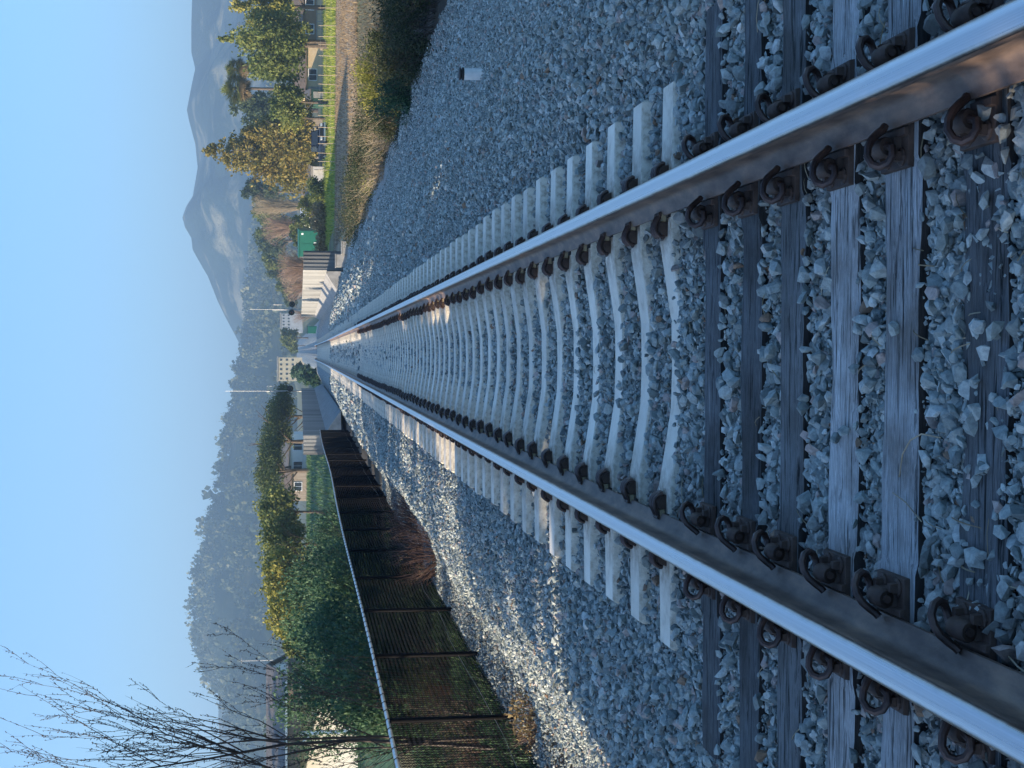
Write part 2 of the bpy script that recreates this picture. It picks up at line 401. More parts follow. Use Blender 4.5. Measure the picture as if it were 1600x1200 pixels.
class MB:
    """collects boxes, prisms and tubes into one mesh"""
    def __init__(s):
        s.v, s.f, s.m = [], [], []
    def add(s, vs, fs, mi=0):
        n = len(s.v)
        s.v += [tuple(p) for p in vs]
        s.f += [tuple(i + n for i in q) for q in fs]
        s.m += [mi] * len(fs)
        return s
    def box(s, x0, x1, y0, y1, z0, z1, mi=0, taper=0):
        t = taper
        return s.add([(x0, y0, z0), (x1, y0, z0), (x1, y1, z0), (x0, y1, z0), (x0 + t, y0 + t, z1), (x1 - t, y0 + t, z1), (x1 - t, y1 - t, z1), (x0 + t, y1 - t, z1)],
                     [(3, 2, 1, 0), (4, 5, 6, 7), (0, 1, 5, 4), (1, 2, 6, 5), (2, 3, 7, 6), (3, 0, 4, 7)], mi)
    def tube(s, pts, rad, sides=8, mi=0, cap=True):
        pts = [Vector(p) for p in pts]
        n = len(pts)
        rr = rad if isinstance(rad, (list, tuple)) else [rad] * n
        vs, fs = [], []
        ref = None
        for i, p in enumerate(pts):
            t = (pts[min(i + 1, n - 1)] - pts[max(i - 1, 0)]).normalized()
            if ref is None:
                ref = Vector((0, 0, 1)) if abs(t.z) < .9 else Vector((1, 0, 0))
            a = t.cross(ref)
            if a.length < 1e-4:
                a = t.cross(Vector((.3, .9, .2)))
            a.normalize()
            b = a.cross(t).normalized()
            ref = b
            for k in range(sides):
                an = 2 * math.pi * k / sides
                vs.append(p + (a * math.cos(an) + b * math.sin(an)) * rr[i])
        for i in range(n - 1):
            for k in range(sides):
                k2 = (k + 1) % sides
                fs.append((i * sides + k, i * sides + k2, (i + 1) * sides + k2, (i + 1) * sides + k))
        if cap:
            fs.append(tuple(range(sides - 1, -1, -1)))
            fs.append(tuple((n - 1) * sides + k for k in range(sides)))
        return s.add(vs, fs, mi)
    def prism(s, poly, axis, a0, a1, mi=0):
        """poly of 2-D points extruded along axis 0/1/2"""
        def mk(p, a):
            q = list(p)
            q.insert(axis, a)
            return tuple(q)
        n = len(poly)
        vs = [mk(p, a0) for p in poly] + [mk(p, a1) for p in poly]
        fs = [tuple(range(n - 1, -1, -1)), tuple(range(n, 2 * n))] + [(i, (i + 1) % n, n + (i + 1) % n, n + i) for i in range(n)]
        return s.add(vs, fs, mi)
    def build(s, name, mat, parent=None, smooth=False, bevel=0):
        me = bpy.data.meshes.new(name)
        me.from_pydata(s.v, [], s.f)
        me.polygons.foreach_set('material_index', s.m)
        bm = bmesh.new()
        bm.from_mesh(me)
        bmesh.ops.recalc_face_normals(bm, faces=bm.faces)
        if bevel:
            bmesh.ops.bevel(bm, geom=[e for e in bm.edges if len(e.link_faces) == 2 and e.calc_face_angle(0) > .6], offset=bevel, segments=2, profile=.6, affect='EDGES')
        for f in bm.faces:
            f.smooth = smooth
        bm.to_mesh(me)
        bm.free()
        if smooth:
            me.set_sharp_from_angle(angle=R(40))
        return link(name, me, mat, parent)

def children_of(o):
    return [c for c in ALLKIDS.get(o.name, [])]

def copy_tree(o, kids, parent=None):
    c = o.copy()
    COL.objects.link(c)
    if parent is not None:
        c.parent = parent
    for ch in kids.get(o.name, []):
        copy_tree(ch, kids, c)
    return c

def kids_map():
    d = {}
    for o in bpy.data.objects:
        if o.parent:
            d.setdefault(o.parent.name, []).append(o)
    return d

# ------------------------------------------------------------------ vector batches
def tubes(P, rad, sides=3):
    """P (n,k,3) paths, rad (n,k): verts and quads of thin tubes"""
    P = np.asarray(P, float)
    n, k, _ = P.shape
    T = np.empty_like(P)
    T[:, 1:-1] = P[:, 2:] - P[:, :-2]
    T[:, 0] = P[:, 1] - P[:, 0]
    T[:, -1] = P[:, -1] - P[:, -2]
    T /= np.linalg.norm(T, axis=2, keepdims=True) + 1e-9
    ref = np.where(np.abs(T[..., 2:3]) < .9, np.array([0, 0, 1.]), np.array([1., 0, 0]))
    A = np.cross(T, ref)
    A /= np.linalg.norm(A, axis=2, keepdims=True) + 1e-9
    B = np.cross(A, T)
    ang = np.arange(sides) * 2 * np.pi / sides
    V = P[:, :, None, :] + rad[:, :, None, None] * (A[:, :, None, :] * np.cos(ang)[:, None] + B[:, :, None, :] * np.sin(ang)[:, None])
    idx = np.arange(n * k * sides).reshape(n, k, sides)
    a = idx[:, :-1]
    b = idx[:, 1:]
    q = np.stack([a, np.roll(a, -1, 2), np.roll(b, -1, 2), b], -1).reshape(-1, 4)
    return V.reshape(-1, 3), q

def rand_rot(n):
    q = rng.normal(size=(n, 4))
    q /= np.linalg.norm(q, axis=1, keepdims=True)
    w, x, y, z = q.T
    return np.stack([np.stack([1 - 2 * (y * y + z * z), 2 * (x * y - z * w), 2 * (x * z + y * w)], -1),
                     np.stack([2 * (x * y + z * w), 1 - 2 * (x * x + z * z), 2 * (y * z - x * w)], -1),
                     np.stack([2 * (x * z - y * w), 2 * (y * z + x * w), 1 - 2 * (x * x + y * y)], -1)], 1)

def leaf_cloud(clumps, n, size, aspect=.6, up=0.0, shell=.45):
    """clumps: rows cx cy cz rx ry rz; n small rhombic leaves scattered through them"""
    C = np.asarray(clumps, float)
    w = np.cbrt(C[:, 3] * C[:, 4] * C[:, 5]) ** 2
    ci = rng.choice(len(C), n, p=w / w.sum())
    d = rng.normal(size=(n, 3))
    d /= np.linalg.norm(d, axis=1, keepdims=True)
    r = rng.random(n) ** shell
    pos = C[ci, :3] + d * r[:, None] * C[ci, 3:6] * (1 + .25 * rng.normal(size=(n, 1)) * (rng.random((n, 1)) < .3))
    a = rng.normal(size=(n, 3)) + np.array([0, 0, up]) * 1.0 + d * .5
    a /= np.linalg.norm(a, axis=1, keepdims=True)
    b = np.cross(a, rng.normal(size=(n, 3)))
    b /= np.linalg.norm(b, axis=1, keepdims=True) + 1e-9
    s = size * (0.6 + .8 * rng.random((n, 1)))
    V = np.stack([pos - a * s * .5, pos + b * s * aspect * .5, pos + a * s * .5, pos - b * s * aspect * .5], 1)
    ct = rng.random(len(C)) * .5
    t = np.clip(ct[ci] + .5 * rng.random(n), 0, 1)
    return V.reshape(-1, 3), np.arange(4 * n).reshape(n, 4), np.repeat(t, 4)

def join(parts):
    Vs, Fs, Ts, o = [], [], [], 0
    for V, Fc, t in parts:
        Vs.append(V); Fs.append(Fc + o); Ts.append(t)
        o += len(V)
    return np.concatenate(Vs), np.concatenate(Fs), np.concatenate(Ts)

def sm(a, b, x):
    t = np.clip((x - a) / (b - a), 0, 1)
    return t * t * (3 - 2 * t)

def vnoise(x, y, seed=0):
    x = np.asarray(x, float); y = np.asarray(y, float)
    xi = np.floor(x).astype(np.int64); yi = np.floor(y).astype(np.int64)
    fx = x - xi; fy = y - yi
    fx = fx * fx * (3 - 2 * fx); fy = fy * fy * (3 - 2 * fy)
    def h(a, b):
        v = np.sin(a * 127.1 + b * 311.7 + seed * 74.7) * 43758.5453
        return v - np.floor(v)
    return (h(xi, yi) * (1 - fx) + h(xi + 1, yi) * fx) * (1 - fy) + (h(xi, yi + 1) * (1 - fx) + h(xi + 1, yi + 1) * fx) * fy

# ------------------------------------------------------------------ the lie of the land
def track_z(Y):
    return np.interp(Y, [-50, 95, 120, 145, 160, 185, 230, 300, 400, 520, 700, 900], [0, 0, .07, .17, .14, -.25, -.9, -.9, -.2, 1.2, 3.4, 5.0])

def ground_z(X, Y):
    X = np.asarray(X, float); Y = np.asarray(Y, float)
    tz = track_z(Y)
    a = np.abs(X)
    right = np.interp(X, [0, 1.25, 1.6, 2.2, 5.2, 6.4, 8, 14], [-.082, -.082, -.05, -.10, -.84, -.93, -1.0, -1.1])
    left = np.interp(-X, [0, 1.25, 1.6, 2.1, 3.2, 3.7, 5, 60], [-.082, -.082, -.05, -.10, -.66, -.80, -.86, -.95])
    z = np.where(X > 0, right, left)
    z = z + .026 * (1 - sm(6.2, 6.7, Y)) * (1 - sm(1.2, 1.6, a))
    z = z - .020 * sm(8, 15, Y) * (1 - sm(150, 160, Y)) * (1 - sm(1.2, 1.32, a))
    z = z + tz * (1 - sm(2, 30, a))
    # old windrow of gravel between the shoulder and the fence
    z = z + .16 * np.exp(-((X + 2.55 + .25 * np.sin(Y * .18)) / .28) ** 2) * sm(12, 17, Y) * (1 - sm(60, 80, Y))
    z = z + .05 * (vnoise(X * .9, Y * .7, 3) - .5) * sm(1.5, 2.2, a)
    # lawn bank beyond the fence
    z = z + 1.7 * sm(-6, -10, X) * sm(85, 140, Y) * (1 - sm(300, 500, Y))
    z = z + .25 * (vnoise(X * .12, Y * .1, 5) - .5) * sm(9, 16, a)
    # the valley floor climbs gently towards the hills
    z = z + np.clip((Y - 450), 0, None) * .012 * sm(5, 20, a)
    return z

def sheet(name, xs, ys, mat, lift=0.0, zf=None):
    Xg, Yg = np.meshgrid(xs, ys)
    Z = (zf or ground_z)(Xg, Yg) + lift
    V = np.stack([Xg, Yg, Z], -1).reshape(-1, 3)
    nx, ny = len(xs), len(ys)
    i = np.arange(nx * ny).reshape(ny, nx)
    q = np.stack([i[:-1, :-1], i[:-1, 1:], i[1:, 1:], i[1:, :-1]], -1).reshape(-1, 4)
    return link(name, np_mesh(name, V, q, smooth=True), mat)

xs = np.unique(np.concatenate([-np.geomspace(8, 2900, 60)[::-1], np.linspace(-8, 8, 81), np.geomspace(8, 2900, 60)]))
ys = np.unique(np.concatenate([np.linspace(-60, 0, 13), np.linspace(0, 60, 121), np.geomspace(60, 4300, 130)]))
tag(sheet('ground', xs, ys, M['field'], -.05), kind='structure')
# stone bed of the line, one sheet
tag(sheet('ballast_bed', np.linspace(-3.7, 6.2, 100), np.unique(np.concatenate([np.linspace(-3, 60, 253), np.linspace(60, 160, 101), np.geomspace(160, 900, 60)])), M['bed'], .0,
          lambda X, Y: ground_z(X * np.where(Y > 110, 1 - .4 * sm(110, 400, Y), 1), Y) ), kind='structure')
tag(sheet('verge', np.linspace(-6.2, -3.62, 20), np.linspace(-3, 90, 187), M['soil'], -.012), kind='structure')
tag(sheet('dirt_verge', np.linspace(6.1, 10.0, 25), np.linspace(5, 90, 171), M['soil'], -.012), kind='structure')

def band(name, x0f, x1f, y0, y1, nx, ny, mat, lift):
    t = np.linspace(0, 1, nx)
    Yv = np.linspace(y0, y1, ny)
    X0, X1 = x0f(Yv), x1f(Yv)
    Xg = X0[:, None] + (X1 - X0)[:, None] * t[None]
    Yg = np.repeat(Yv[:, None], nx, 1)
    Z = ground_z(Xg, Yg) + lift
    V = np.stack([Xg, Yg, Z], -1).reshape(-1, 3)
    i = np.arange(nx * ny).reshape(ny, nx)
    q = np.stack([i[:-1, :-1], i[:-1, 1:], i[1:, 1:], i[1:, :-1]], -1).reshape(-1, 4)
    return tag(link(name, np_mesh(name, V, q, smooth=True), mat), kind='structure')

band('dirt_track', lambda Y: 8.5 + 3 * np.sin(Y * .05), lambda Y: 60 + 0 * Y, 72, 121, 50, 50, M['dirt'], -.03)
band('grass_strip', lambda Y: 10.5 + 1.2 * np.sin(Y * .2), lambda Y: 70 + 0 * Y, 121.5, 215, 50, 60, M['lawn'], -.03)
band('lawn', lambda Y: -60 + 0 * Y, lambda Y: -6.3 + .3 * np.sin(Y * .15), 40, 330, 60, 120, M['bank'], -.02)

# ------------------------------------------------------------------ ballast stones
def rock_shapes(k, npts):
    out = []
    for _ in range(k):
        bm = bmesh.new()
        p = rng.normal(size=(npts, 3))
        p /= np.linalg.norm(p, axis=1, keepdims=True)
        p *= (.8 + .35 * rng.random((npts, 1)))
        p *= np.array([1.25, .95 + .2 * rng.random(), .5 + .3 * rng.random()])
        for q in p:
            bm.verts.new(q)
        r = bmesh.ops.convex_hull(bm, input=bm.verts)
        bmesh.ops.delete(bm, geom=[v for v in bm.verts if not v.link_faces], context='VERTS')
        bmesh.ops.triangulate(bm, faces=bm.faces)
        bmesh.ops.recalc_face_normals(bm, faces=bm.faces)
        bm.verts.index_update()
        out.append((np.array([v.co[:] for v in bm.verts]), np.array([[v.index for v in f.verts] for f in bm.faces])))
        bm.free()
    return out

def stones(name, pos, rad, shapes, tint, label):
    n = len(pos)
    which = rng.integers(0, len(shapes), n)
    parts = []
    for k, (v, f) in enumerate(shapes):
        ii = np.nonzero(which == k)[0]
        if not len(ii):
            continue
        Rm = rand_rot(len(ii))
        V = np.einsum('nij,vj->nvi', Rm, v) * rad[ii, None, None]
        V[..., 2] *= .85
        V += pos[ii, None, :]
        Fc = f[None] + (np.arange(len(ii)) * len(v))[:, None, None]
        parts.append((V.reshape(-1, 3), Fc.reshape(-1, 3), np.repeat(tint[ii], len(v))))
    V, Fc, t = join(parts)
    o = link(name, np_mesh(name, V, Fc, t), M['stone'])
    return tag(o, label, 'gravel', kind='stuff')

# sleeper layout (also keeps the stones off the timbers)
def y_of(x, z=0.0):
    return onz(x, 550, z).y
wood_rows = [(1121, .23), (1183, .225), (1249, .235), (1333, .225), (1428, .235), (1560, .24)]   # near edge of each top, in the photo
wood_y = [y_of(x) + w / 2 for x, w in wood_rows]
conc_y0 = y_of(1030) - .10
conc_y = [conc_y0 + .612 * i for i in range(236)]
wood_x = [.03 - .09, -.02, .03, 0, .02, -.03]
wood_len = [3.06, 3.1, 3.1, 3.08, 3.1, 3.1]

def on_tie(X, Y, mar):
    m_ = np.zeros(len(X), bool)
    for wy, (_, w), wx, wl in zip(wood_y[:5], wood_rows, wood_x, wood_len):
        m_ |= (np.abs(Y - wy) < w / 2 + mar) & (np.abs(X - wx) < wl / 2 + mar)
    k = np.round((Y - conc_y0) / .612)
    dy = np.abs(Y - conc_y0 - k * .612)
    m_ |= (k >= 0) & (k < 236) & (dy < .125 + mar) & (np.abs(X) < 1.29 + mar)
    return m_

def jitter(x0, x1, y0, y1, sp):
    gx, gy = np.meshgrid(np.arange(x0, x1, sp), np.arange(y0, y1, sp))
    n = gx.size
    return gx.ravel() + (rng.random(n) - .5) * sp * 1.2, gy.ravel() + (rng.random(n) - .5) * sp * 1.2

def in_view(X, Y, mar=.5):
    # only what the place shows from about here (and a step aside)
    return (X > -.30 * Y - mar - .9) & (X < .27 * Y + mar + .9)

def stone_field(name, x0, x1, y0, y1, sp, r0, sig, shapes, label, keep=None, lift=.012):
    X, Y = jitter(x0, x1, y0, y1, sp)
    k = in_view(X, Y) & ~on_tie(X, Y, r0 * .25)
    if keep is not None:
        k &= keep(X, Y)
    X, Y = X[k], Y[k]
    n = len(X)
    r = np.clip(r0 * np.exp(rng.normal(size=n) * sig), r0 * .45, r0 * 1.9)
    Z = ground_z(X, Y) + lift * (rng.random(n) * 2 - .3) + (r - r0) * .3
    t = np.clip(rng.beta(2.2, 2.2, n) * .86, 0, 1)
    odd = rng.random(n)
    t = np.where(odd < .05, .88, t)
    t = np.where((odd >= .05) & (odd < .062), .93, t)
    t = np.where((odd > .985), .97 + .03 * rng.random(n), t)
    return stones(name, np.stack([X, Y, Z], -1), r, shapes, t, label)

SH_NEAR = rock_shapes(30, 16)
SH_MID = rock_shapes(20, 9)
stone_field('ballast_stones', -3.4, 4.0, 2.2, 9.0, .0245, .0150, .44, SH_NEAR, 'crushed grey-green ballast stones lying between and beside the nearest ties')
stone_field('ballast_stones', -3.4, 4.0, 2.2, 9.0, .036, .0172, .40, SH_NEAR, 'loose top layer of grey ballast stones around the wooden ties', lift=.034)
stone_field('ballast_chips', -1.75, 1.75, 2.3, 8.0, .0175, .0072, .35, SH_MID, 'small grey chips filling the gaps between the larger ballast stones', lift=.02)
stone_field('ballast_stones', -3.5, 5.9, 9.0, 20.0, .030, .0165, .36, SH_MID, 'crushed grey ballast stones around the concrete ties', lift=.02)
stone_field('ballast_stones', -3.6, 6.3, 20.0, 42.0, .047, .0235, .36, SH_MID, 'grey ballast stones on the shoulders further along the line', lift=.02)
stone_field('ballast_stones', -3.6, 4.9, 42.0, 90.0, .13, .055, .34, SH_MID, 'grey ballast stones far along the line before the corrugated walls', lift=.02)
stone_field('fine_gravel', -4.4, -3.0, 11.0, 45.0, .045, .016, .35, SH_MID, 'fine grey gravel strewn along the foot of the chain-link fence')

# ------------------------------------------------------------------ rails
RAIL = [(-.076, 0), (.076, 0), (.076, .011), (.030, .024), (.013, .036), (.0085, .055), (.0085, .12), (.014, .134), (.035, .143), (.037, .15), (.037, .170),
        (.033, .179), (.024, .1845), (0, .1865), (-.024, .1845), (-.033, .179), (-.037, .170), (-.037, .15), (-.035, .143), (-.014, .134), (-.0085, .12), (-.0085, .055),
        (-.013, .036), (-.030, .024), (-.076, .011)]
GX = .7545
def rail(label, cx):
    Ys = np.concatenate([np.linspace(-2, 90, 47), np.linspace(92, 240, 60), np.linspace(245, 880, 60)])
    n = len(RAIL)
    V, fc, mi = [], [], []
    for Yv in Ys:
        wob = .004 * math.sin(Yv * .13 + cx)
        for px, pz in RAIL:
            V.append((cx + px + wob * sm(20, 60, Yv), Yv, .0145 + pz + track_z(Yv)))
    for i in range(len(Ys) - 1):
        for k in range(n):
            k2 = (k + 1) % n
            fc.append((i * n + k, i * n + k2, (i + 1) * n + k2, (i + 1) * n + k))
            mi.append(1 if 10 <= k <= 15 else 0)
    me = np_mesh('rail', V, fc, smooth=True, mats=mi)
    me.set_sharp_from_angle(angle=R(50))
    me.flip_normals()
    o = link('rail', me, [M['rust'], M['steel_top']])
    return tag(o, label, 'rail', 'running rails of the track')
rail('long rusty steel rail with polished head, running on the fence side of the track', -GX)
rail('long rusty steel rail with polished head, running on the white pipe side of the track', GX)

# ------------------------------------------------------------------ fastenings
def eclip(mb, cx, cy, d, zb):
    """coiled spring rod; the rail lies on the +x side when d=1, turned about when d=-1"""
    pts = [(-.030, .062, .036), (-.030, .03, .036), (-.030, -.035, .036), (-.038, -.062, .034), (-.060, -.070, .036), (-.082, -.064, .048), (-.090, -.052, .066), (-.082, -.042, .084),
           (-.060, -.034, .094), (-.034, -.028, .090), (-.010, -.022, .076), (.008, -.016, .056), (.020, -.012, .040), (.030, -.006, .032)]
    mb.tube([(cx + d * a, cy + d * b, zb + c) for a, b, c in pts], .0115, 8)

def housing(mb, cx, cy, d, zb):
    x = cx - d * .030
    mb.tube([(x, cy + d * .052, zb + .034), (x, cy + d * .044, zb + .036), (x, cy - d * .020, zb + .036), (x, cy - d * .030, zb + .034)], [.023, .029, .029, .025], 10)
    mb.box(x - .03, x + .03, cy - .05, cy + .05, zb - .001, zb + .02, 0, .006)

def wooden_tie(i):
    wy, (_, w), wx, L = wood_y[i], wood_rows[i], wood_x[i], wood_len[i]
    nx, ny = 90, 9
    X = np.linspace(-L / 2, L / 2, nx)
    Yl = np.linspace(-w / 2, w / 2, ny)
    Xg, Yg = np.meshgrid(X, Yl)
    e = (vnoise(X * 5, X * 0 + i * 3, 1) - .5) * .022 + (vnoise(X * 17, X * 0 + i * 5, 2) - .5) * .012
    edge = np.where(np.abs(np.linspace(-1, 1, ny))[:, None] > .9, 1, np.abs(np.linspace(-1, 1, ny))[:, None])
    Yd = Yg + edge * e[None] * np.sign(Yg)
    Z = -.002 - .012 * (np.abs(np.linspace(-1, 1, ny))[:, None] ** 6) + .009 * (vnoise(Xg * 2.2, Yg * 38 + 7 * i, 4) - .6) + .006 * (vnoise(Xg * 1.1, Yg * 80 + i, 9) - .5)
    # a check (split) running along the timber
    ck = .35 * w * (vnoise(X * .8, X * 0 + i, 6) - .5)
    Z = Z - .012 * np.exp(-((Yg - ck[None]) / .006) ** 2) * (vnoise(Xg * 1.7, Xg * 0 + i, 8) > .45)
    seat = (np.abs(np.abs(Xg) - GX) < .2)
    Z = np.where(seat, -.004, Z)
    top = np.stack([Xg, Yd, Z], -1).reshape(-1, 3)
    idx = np.arange(nx * ny).reshape(ny, nx)
    V = [top]
    fc = [np.stack([idx[:-1, :-1], idx[:-1, 1:], idx[1:, 1:], idx[1:, :-1]], -1).reshape(-1, 4)]
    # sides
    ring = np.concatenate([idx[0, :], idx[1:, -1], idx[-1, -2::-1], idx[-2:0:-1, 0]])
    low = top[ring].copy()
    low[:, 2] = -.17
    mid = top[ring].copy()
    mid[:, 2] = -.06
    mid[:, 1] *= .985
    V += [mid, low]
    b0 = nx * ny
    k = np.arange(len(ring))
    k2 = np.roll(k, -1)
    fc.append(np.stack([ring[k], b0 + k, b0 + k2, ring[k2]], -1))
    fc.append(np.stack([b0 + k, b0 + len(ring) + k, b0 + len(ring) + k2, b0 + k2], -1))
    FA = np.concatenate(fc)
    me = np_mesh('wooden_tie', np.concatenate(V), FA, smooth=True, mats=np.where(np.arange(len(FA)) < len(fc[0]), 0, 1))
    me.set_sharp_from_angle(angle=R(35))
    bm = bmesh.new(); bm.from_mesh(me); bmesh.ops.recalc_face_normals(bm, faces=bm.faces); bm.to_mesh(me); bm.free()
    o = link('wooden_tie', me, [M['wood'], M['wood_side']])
    o.location = (wx, wy, -.011 if i == 5 else 0)
    return o

wl_ = ['dark narrow wooden tie lying directly beside the first concrete tie', 'dark creosoted wooden tie, second from the concrete ties', 'worn dark grey wooden tie with lighter right end, third from the concrete ties',
       'pale silvery wooden tie with dark stain and stones, fourth from the concrete ties', 'broad pale blue-grey wooden tie with dry stalks, fifth from the concrete ties',
       'blackish wooden tie half buried in stones at the near end']
wc_ = [(.15, .16, .165), (.14, .15, .155), (.20, .21, .21), (.58, .59, .58), (.46, .475, .475), (.17, .18, .185)]
for i in range(6):
    t = tag(wooden_tie(i), wl_[i], 'railroad tie', 'wooden ties under the near end of the rails')
    t.color = (*wc_[i], 1)
    for sx in (-1, 1):
        cx = sx * GX - wood_x[i]
        pm = MB()
        pm.box(cx - .19, cx + .19, -.098, .098, -.004, .012, 0, .003)
        pm.box(cx - .105, cx - .079, -.098, .098, .011, .024, 0, .003)
        pm.box(cx + .079, cx + .105, -.098, .098, .011, .024, 0, .003)
        pl = pm.build('tie_plate', M['plate'], t, bevel=.002)
        for d in (1, -1):
            ex = cx - d * .085
            hb = MB(); housing(hb, ex - d * .012, .0, d, .010)
            hb.build('clip_housing', M['plate'], pl, smooth=True)
            cb = MB(); eclip(cb, ex - d * .012, .0, d, .010)
            cb.build('spring_clip', M['clip'], pl, smooth=True)
            for q in (-.055, .045):
                sb = MB()
                sx_ = cx - d * .158
                sb.tube([(sx_, q, .010), (sx_, q, .016), (sx_, q, .020)], [.026, .026, .02], 10)
                sb.box(sx_ - .014, sx_ + .014, q - .014, q + .014, .018, .040, 0, .003)
                sb.build('screw_spike', M['plate'], pl)

# concrete ties
def conc_mesh():
    st = [-1.3, -1.285, -.98, -.56, -.36, -.2, 0, .2, .36, .56, .98, 1.285, 1.3]
    zt = [-.03, -.008, -.004, .0, -.030, -.052, -.056, -.052, -.030, .0, -.004, -.008, -.03]
    wt = [.085, .095, .10, .105, .098, .093, .092, .093, .098, .105, .10, .095, .085]
    wb = [.12, .135, .138, .138, .135, .13, .13, .13, .135, .138, .138, .135, .12]
    V, fc, mi = [], [], []
    for x, z, a, b in zip(st, zt, wt, wb):
        V += [(x, -b, -.2), (x, -b, z - .075), (x, -a - .004, z - .006), (x, -a + .006, z), (x, a - .006, z), (x, a + .004, z - .006), (x, b, z - .075), (x, b, -.2)]
    n = 8
    for i in range(len(st) - 1):
        for k in range(n - 1):
            fc.append((i * n + k, (i + 1) * n + k, (i + 1) * n + k + 1, i * n + k + 1))
            mi.append(0 if k in (3,) else 1)
    for i in (0, len(st) - 1):
        o = i * n
        fc += [(o, o + 1, o + 6, o + 7), (o + 1, o + 2, o + 5, o + 6), (o + 2, o + 3, o + 4, o + 5)]
        mi += [1, 1, 1]
    me = np_mesh('concrete_tie', V, fc, mats=mi)
    bm = bmesh.new(); bm.from_mesh(me); bmesh.ops.recalc_face_normals(bm, faces=bm.faces); bm.to_mesh(me); bm.free()
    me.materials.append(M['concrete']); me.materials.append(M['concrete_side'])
    return me
cme = conc_mesh()
proto = bpy.data.objects.new('concrete_tie', cme)
COL.objects.link(proto)
def hairpin_clip(cx, d):
    """folded spring: three ribs from the rail foot up over the cast shoulder"""
    b = MB()
    for q, r in ((-.032, .0095), (0, .0105), (.032, .0095)):
        b.tube([(cx + d * a, q, z) for a, z in ((.022, .034), (.0, .042), (-.020, .052), (-.04, .057), (-.062, .052), (-.078, .036), (-.083, .014))], r, 7)
    b.tube([(cx + d * .022, -.045, .034), (cx + d * .022, .045, .034)], .011, 7)
    b.tube([(cx - d * .080, -.036, .024), (cx - d * .085, 0, .018), (cx - d * .080, .036, .024)], .013, 7)
    return b
for sx in (-1, 1):
    for d in (1, -1):
        cx = sx * GX - d * .085
        b = MB()
        b.prism([(cx - d * .08, -.004), (cx - d * .012, -.004), (cx - d * .012, .034), (cx - d * .042, .042), (cx - d * .068, .030)], 1, -.038, .038)
        sh = b.build('clip_shoulder', M['plate'], proto, bevel=.004)
        hairpin_clip(cx, d).build('spring_clip', M['clip'], proto, smooth=True)
        b = MB()
        b.box(cx - d * .012, cx + d * .024, -.058, .058, .012, .030, 0, .002) if d > 0 else b.box(cx - d * -.0 - .024, cx + .012, -.058, .058, .012, .030, 0, .002)
        b.build('insulator', M['pad'], proto)
    b = MB(); b.box(sx * GX - .08, sx * GX + .08, -.09, .09, -.004, .013)
    b.build('rail_pad', M['cap'], proto)
KM = kids_map()
ordw = ['first', 'second', 'third', 'fourth', 'fifth', 'sixth', 'seventh', 'eighth', 'ninth', 'tenth', 'eleventh', 'twelfth', 'thirteenth', 'fourteenth', 'fifteenth', 'sixteenth',
        'seventeenth', 'eighteenth', 'nineteenth', 'twentieth', 'twenty-first', 'twenty-second', 'twenty-third', 'twenty-fourth', 'twenty-fifth', 'twenty-sixth', 'twenty-seventh', 'twenty-eighth']
for i, cy in enumerate(conc_y):
    if i == 0:
        o = proto
    elif i < 60:
        o = copy_tree(proto, KM)
    else:
        o = proto.copy()
        COL.objects.link(o)
    o.location = (random.uniform(-.015, .015), cy + random.uniform(-.012, .012), float(track_z(cy)))
    if i == 0:
        lab = 'pale concrete tie with rusty clips lying right next to the wooden ties'
    elif i < len(ordw):
        lab = f'pale concrete tie with rusty clips, {ordw[i]} in line from the wooden ties'
    else:
        lab = 'pale concrete tie in the close-set run far along the track'
    tag(o, lab, 'railroad tie', 'pale concrete ties along the track')

# a few stones lying on the ties, and straw in the ballast
def lone_stone(x, y, z, r, tint, label, grp=None):
    v, f = SH_NEAR[random.randrange(len(SH_NEAR))]
    p = onz(x, y, z)
    Rm = rand_rot(1)[0]
    V = (v @ Rm.T) * r
    V[:, 2] -= V[:, 2].min() + .004
    o = link('loose_stone', np_mesh('loose_stone', V, f, np.full(len(v), tint)), M['stone'])
    o.location = p
    tag(o, label, 'stone', grp or 'single stones lying on the ties and slope')
lone_stone(955, 158, -.10, .042, .93, 'large brown stone lying alone on the gravel beside the fourth concrete tie')
lone_stone(1404, 513, -.004, .022, .55, 'grey angular stone lying on the broad pale fifth wooden tie')
lone_stone(1340, 575, -.004, .018, .3, 'small dark stone on the pale stained wooden tie, toward the pipe side')
lone_stone(1314, 685, -.004, .021, .3, 'dark stone on the pale stained wooden tie beside its dark stain')
lone_stone(1326, 672, -.004, .019, .35, 'second dark stone on the pale stained wooden tie, touching its edge')
lone_stone(1567, 518, -.004, .026, .4, 'big grey stone on the half buried blackish wooden tie')
lone_stone(1050, 503, -.056, .022, .3, 'small grey stone sitting on the middle of the first concrete tie')
lone_stone(1300, 948, .0, .023, .88, 'round brownish stone beside the fence side rail near the fourth wooden tie')

